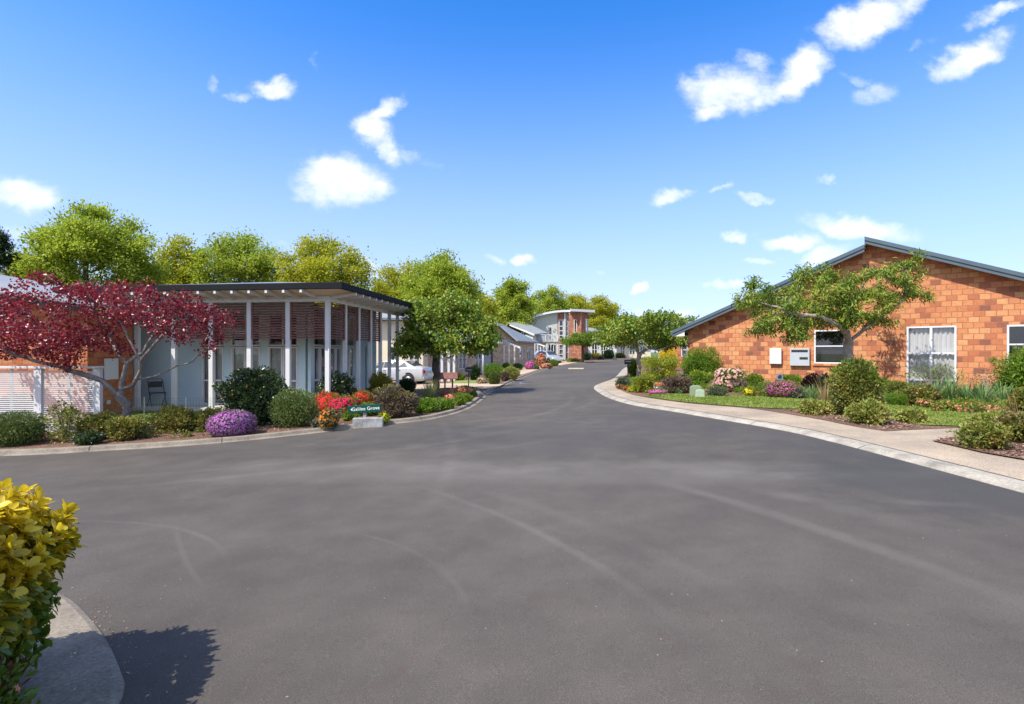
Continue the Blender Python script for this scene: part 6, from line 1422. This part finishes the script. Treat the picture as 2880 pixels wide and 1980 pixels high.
bedL = PW([(0, 1262), (200, 1256), (420, 1246), (600, 1232), (620, 1212), (400, 1222), (200, 1232), (0, 1236)]); cover(bedL, 34, 110, .16, .14, lf_azalea, .05, .075)
bedM = PW([(900, 1200), (1080, 1180), (1230, 1152), (1330, 1124), (1300, 1112), (1150, 1150), (960, 1176)]); cover(bedM, 50, 120, .16, .16, lf_mid, .05, .09)
P = []
for poly, n, dz in ((bedL, 1500, .082), (PW([(560, 1245), (900, 1212), (1100, 1188), (1200, 1172), (1200, 1150), (700, 1190), (560, 1215)]), 2000, .082), (bedR, 1500, .075), (PW([(2200, 1160), (2400, 1200), (2490, 1218), (2610, 1212), (2500, 1188), (2330, 1170)]), 2600, .075), ([tuple(p) for p in bed2], 2600, .09)):
    q = scatter(poly, n); P += [(x, y, T(x, y)+dz) for x, y in q]
P = np.array(P); A = rng.normal(size=P.shape)*np.array([1, 1, .25]); o = leaves('bark_chips', mat_leaf('bark_chip', [(.07, .035, .02), (.18, .10, .065), (.32, .21, .15), (.42, .32, .24)], trans=.02), P, A, rng.uniform(.02, .06, len(P)), 'diamond', None, up=np.array([0, 0, 2.])); o['kind'] = 'stuff'
# ============================================================ camera, light, sky
cam = bpy.data.cameras.new('camera'); co = bpy.data.objects.new('camera', cam); C.objects.link(co)
cam.sensor_width = 36; cam.lens = F/2880*36; cam.clip_end = 4000; cam.clip_start = .05
co.location = (0, 0, H); co.rotation_euler = (pi/2, 0, 0); bpy.context.scene.camera = co
SD = Vector((-.78, -.62, 0)).normalized(); EL = R(53)
sundir = Vector((SD.x*math.cos(EL), SD.y*math.cos(EL), math.sin(EL)))
sl_ = bpy.data.lights.new('sun', 'SUN'); sl_.energy = 4.3; sl_.angle = R(.5); sl_.color = (1, .94, .85)
so = bpy.data.objects.new('sun', sl_); C.objects.link(so); so.rotation_euler = sundir.to_track_quat('Z', 'Y').to_euler(); so.location = (-30, -20, 40)
sc = bpy.context.scene
w = bpy.data.worlds.new('World'); sc.world = w; w.use_nodes = True; nt = w.node_tree; nt.nodes.clear(); L = nt.links
sky = nd(nt, 'ShaderNodeTexSky'); sky.sky_type = 'NISHITA'; sky.sun_disc = False; sky.sun_elevation = EL
sky.sun_rotation = math.atan2(SD.x, SD.y); sky.air_density = 1.0; sky.dust_density = DUST; sky.ozone_density = OZ
tc = nd(nt, 'ShaderNodeTexCoord'); sep = nd(nt, 'ShaderNodeSeparateXYZ'); L.new(tc.outputs['Generated'], sep.inputs[0])
dv = nd(nt, 'ShaderNodeMath', operation='DIVIDE'); L.new(sep.outputs[0], dv.inputs[0]); L.new(sep.outputs[1], dv.inputs[1])
dw = nd(nt, 'ShaderNodeMath', operation='DIVIDE'); L.new(sep.outputs[2], dw.inputs[0]); L.new(sep.outputs[1], dw.inputs[1])
cmb = nd(nt, 'ShaderNodeCombineXYZ'); L.new(dv.outputs[0], cmb.inputs[0]); L.new(dw.outputs[0], cmb.inputs[1])
# cloud coordinates wobble
nz = nd(nt, 'ShaderNodeTexNoise'); nz.inputs['Scale'].default_value = 9; nz.inputs['Detail'].default_value = 7; nz.inputs['Roughness'].default_value = .62; L.new(cmb.outputs[0], nz.inputs['Vector'])
sb = nd(nt, 'ShaderNodeVectorMath', operation='SUBTRACT'); sb.inputs[1].default_value = (.5, .5, .5); L.new(nz.outputs[1], sb.inputs[0])
wv = nd(nt, 'ShaderNodeVectorMath', operation='MULTIPLY_ADD'); wv.inputs[1].default_value = (.10, .085, 0); L.new(sb.outputs[0], wv.inputs[0]); L.new(cmb.outputs[0], wv.inputs[2])
clouds = [ # px, py, rx, ry, tilt, density
 (958, 505, 112, 52, 0, 1.0), (880, 535, 70, 22, 5, .6), (1075, 312, 55, 20, 28, .8), (1045, 362, 48, 38, -35, .95), (1090, 410, 50, 26, -30, .8), (1150, 425, 38, 16, -20, .45),
 (765, 248, 52, 22, -5, .9), (668, 266, 34, 12, 0, .5), (598, 235, 14, 26, 10, .35), (884, 182, 14, 16, 0, .3), (52, 540, 100, 40, -5, .85), (85, 650, 60, 16, 0, .4),
 (2255, 205, 85, 44, 38, 1.0), (2150, 262, 85, 30, 8, .75), (1960, 225, 40, 18, 10, .5), (2060, 250, 120, 55, 5, .85), (2010, 318, 60, 22, 10, .7), (2120, 175, 45, 22, -20, .6), (2450, 52, 120, 46, 20, 1.0), (2560, 5, 70, 20, 25, .7), (2720, 152, 108, 34, 24, .95), (2810, 32, 85, 18, 18, .7),
 (2470, 268, 58, 26, 10, .5), (2420, 220, 50, 12, -20, .3), (2590, 118, 40, 10, 10, .25), (1880, 560, 56, 18, 12, .75), (2035, 526, 34, 9, 24, .6), (2110, 554, 52, 10, -4, .6), (2315, 508, 16, 9, 0, .45),
 (2230, 668, 78, 20, -3, .85), (2420, 636, 130, 28, -8, .85), (2068, 670, 30, 13, 0, .75), (2320, 718, 75, 26, 22, .8), (2135, 730, 50, 11, 5, .55), (2050, 806, 62, 10, 0, .7), (1800, 806, 24, 13, 15, .85),
 (1472, 728, 26, 11, 0, .8), (1392, 726, 30, 12, -10, .45), (1680, 772, 22, 9, 0, .3), (1030, 765, 40, 26, 0, .6), (1860, 876, 90, 10, 0, .6), (800, 690, 40, 10, 0, .3), (1230, 300, 60, 10, 5, .15), (1225, 460, 60, 10, -20, .18)]
tot = None
for (px, py, rx, ry, tl_, de) in clouds:
    mp = nd(nt, 'ShaderNodeMapping', vector_type='TEXTURE'); L.new(wv.outputs[0], mp.inputs[0])
    mp.inputs['Location'].default_value = ((px-CX)/F, (CY-py)/F, 0); mp.inputs['Rotation'].default_value = (0, 0, R(tl_)); mp.inputs['Scale'].default_value = (rx/F*1.25, ry/F*1.35, 1)
    ln = nd(nt, 'ShaderNodeVectorMath', operation='LENGTH'); L.new(mp.outputs[0], ln.inputs[0])
    mr = nd(nt, 'ShaderNodeMapRange', interpolation_type='SMOOTHERSTEP'); L.new(ln.outputs['Value'], mr.inputs[0]); mr.inputs[1].default_value = 1.55; mr.inputs[2].default_value = .1; mr.inputs[3].default_value = 0; mr.inputs[4].default_value = de
    if tot is None: tot = mr.outputs[0]
    else:
        mx = nd(nt, 'ShaderNodeMath', operation='MAXIMUM'); L.new(tot, mx.inputs[0]); L.new(mr.outputs[0], mx.inputs[1]); tot = mx.outputs[0]
n2 = nd(nt, 'ShaderNodeTexNoise'); n2.inputs['Scale'].default_value = 22; n2.inputs['Detail'].default_value = 8; n2.inputs['Roughness'].default_value = .6
stv = nd(nt, 'ShaderNodeMapping'); stv.inputs['Scale'].default_value = (.8, 1.25, 1); L.new(cmb.outputs[0], stv.inputs[0]); L.new(stv.outputs[0], n2.inputs['Vector'])
s1 = nd(nt, 'ShaderNodeMath', operation='MULTIPLY_ADD'); s1.inputs[1].default_value = 1.3; s1.inputs[2].default_value = -.62; L.new(n2.outputs[0], s1.inputs[0])
s2 = nd(nt, 'ShaderNodeMath', operation='ADD'); L.new(tot, s2.inputs[0]); L.new(s1.outputs[0], s2.inputs[1])
s3 = nd(nt, 'ShaderNodeMapRange', interpolation_type='SMOOTHSTEP'); L.new(s2.outputs[0], s3.inputs[0]); s3.inputs[1].default_value = .08; s3.inputs[2].default_value = 1.25
gate = nd(nt, 'ShaderNodeMath', operation='GREATER_THAN'); gate.inputs[1].default_value = .05; L.new(sep.outputs[1], gate.inputs[0])
# no cloud without a cloud there
pres = nd(nt, 'ShaderNodeMapRange'); L.new(tot, pres.inputs[0]); pres.inputs[1].default_value = 0.02; pres.inputs[2].default_value = .2
s4 = nd(nt, 'ShaderNodeMath', operation='MULTIPLY'); L.new(s3.outputs[0], s4.inputs[0]); L.new(gate.outputs[0], s4.inputs[1])
s5 = nd(nt, 'ShaderNodeMath', operation='MULTIPLY'); L.new(s4.outputs[0], s5.inputs[0]); L.new(pres.outputs[0], s5.inputs[1])
n3 = nd(nt, 'ShaderNodeTexNoise'); n3.inputs['Scale'].default_value = 2.6; n3.inputs['Detail'].default_value = 6; n3.inputs['Roughness'].default_value = .55; L.new(tc.outputs['Generated'], n3.inputs['Vector'])  # unseen clouds behind the camera and overhead, added as neutral fill light
c3 = nd(nt, 'ShaderNodeMapRange', interpolation_type='SMOOTHSTEP'); L.new(n3.outputs[0], c3.inputs[0]); c3.inputs[1].default_value = .44; c3.inputs[2].default_value = .62; c3.inputs[4].default_value = .8
yb3 = nd(nt, 'ShaderNodeMapRange', interpolation_type='SMOOTHSTEP'); L.new(sep.outputs[1], yb3.inputs[0]); yb3.inputs[1].default_value = .45; yb3.inputs[2].default_value = .25
zb3 = nd(nt, 'ShaderNodeMapRange', interpolation_type='SMOOTHSTEP'); L.new(sep.outputs[2], zb3.inputs[0]); zb3.inputs[1].default_value = .62; zb3.inputs[2].default_value = .72
a3 = nd(nt, 'ShaderNodeMath', operation='MAXIMUM'); L.new(yb3.outputs[0], a3.inputs[0]); L.new(zb3.outputs[0], a3.inputs[1])
b3 = nd(nt, 'ShaderNodeMath', operation='MULTIPLY'); L.new(a3.outputs[0], b3.inputs[0]); L.new(c3.outputs[0], b3.inputs[1])
z3 = nd(nt, 'ShaderNodeMapRange'); L.new(sep.outputs[2], z3.inputs[0]); z3.inputs[1].default_value = 0.0; z3.inputs[2].default_value = .15
b4 = nd(nt, 'ShaderNodeMath', operation='MULTIPLY'); L.new(b3.outputs[0], b4.inputs[0]); L.new(z3.outputs[0], b4.inputs[1])
s6 = nd(nt, 'ShaderNodeMath', operation='MAXIMUM'); L.new(s5.outputs[0], s6.inputs[0]); L.new(b4.outputs[0], s6.inputs[1])
hs = nd(nt, 'ShaderNodeHueSaturation'); hs.inputs['Saturation'].default_value = SAT; hs.inputs['Hue'].default_value = HUE; L.new(sky.outputs[0], hs.inputs['Color'])
mix = nd(nt, 'ShaderNodeMix', data_type='RGBA'); L.new(s6.outputs[0], mix.inputs[0]); tnt = nd(nt, 'ShaderNodeMix', data_type='RGBA', blend_type='MULTIPLY'); tnt.inputs[0].default_value = 1; L.new(hs.outputs[0], tnt.inputs[6]); tnt.inputs[7].default_value = (*TINT, 1); 
pz = nd(nt, 'ShaderNodeMapRange', interpolation_type='SMOOTHSTEP'); L.new(sep.outputs[2], pz.inputs[0]); pz.inputs[1].default_value = .58; pz.inputs[2].default_value = .0; pz.inputs[3].default_value = 0; pz.inputs[4].default_value = .72
pale = nd(nt, 'ShaderNodeMix', data_type='RGBA'); L.new(pz.outputs[0], pale.inputs[0]); L.new(tnt.outputs[2], pale.inputs[6]); pale.inputs[7].default_value = (CLD*.56, CLD*.64, CLD*.93, 1); L.new(pale.outputs[2], mix.inputs[6]); mix.inputs[7].default_value = (CLD*.97, CLD*.985, CLD, 1)
bg = nd(nt, 'ShaderNodeBackground'); bg.inputs[1].default_value = SKYS; L.new(mix.outputs[2], bg.inputs[0])
wo = nd(nt, 'ShaderNodeOutputWorld'); L.new(bg.outputs[0], wo.inputs[0])
vs_ = sc.view_settings; vs_.view_transform = 'Standard'; vs_.look = 'None'; vs_.exposure = EXPO; vs_.gamma = 1; vs_.use_curve_mapping = False
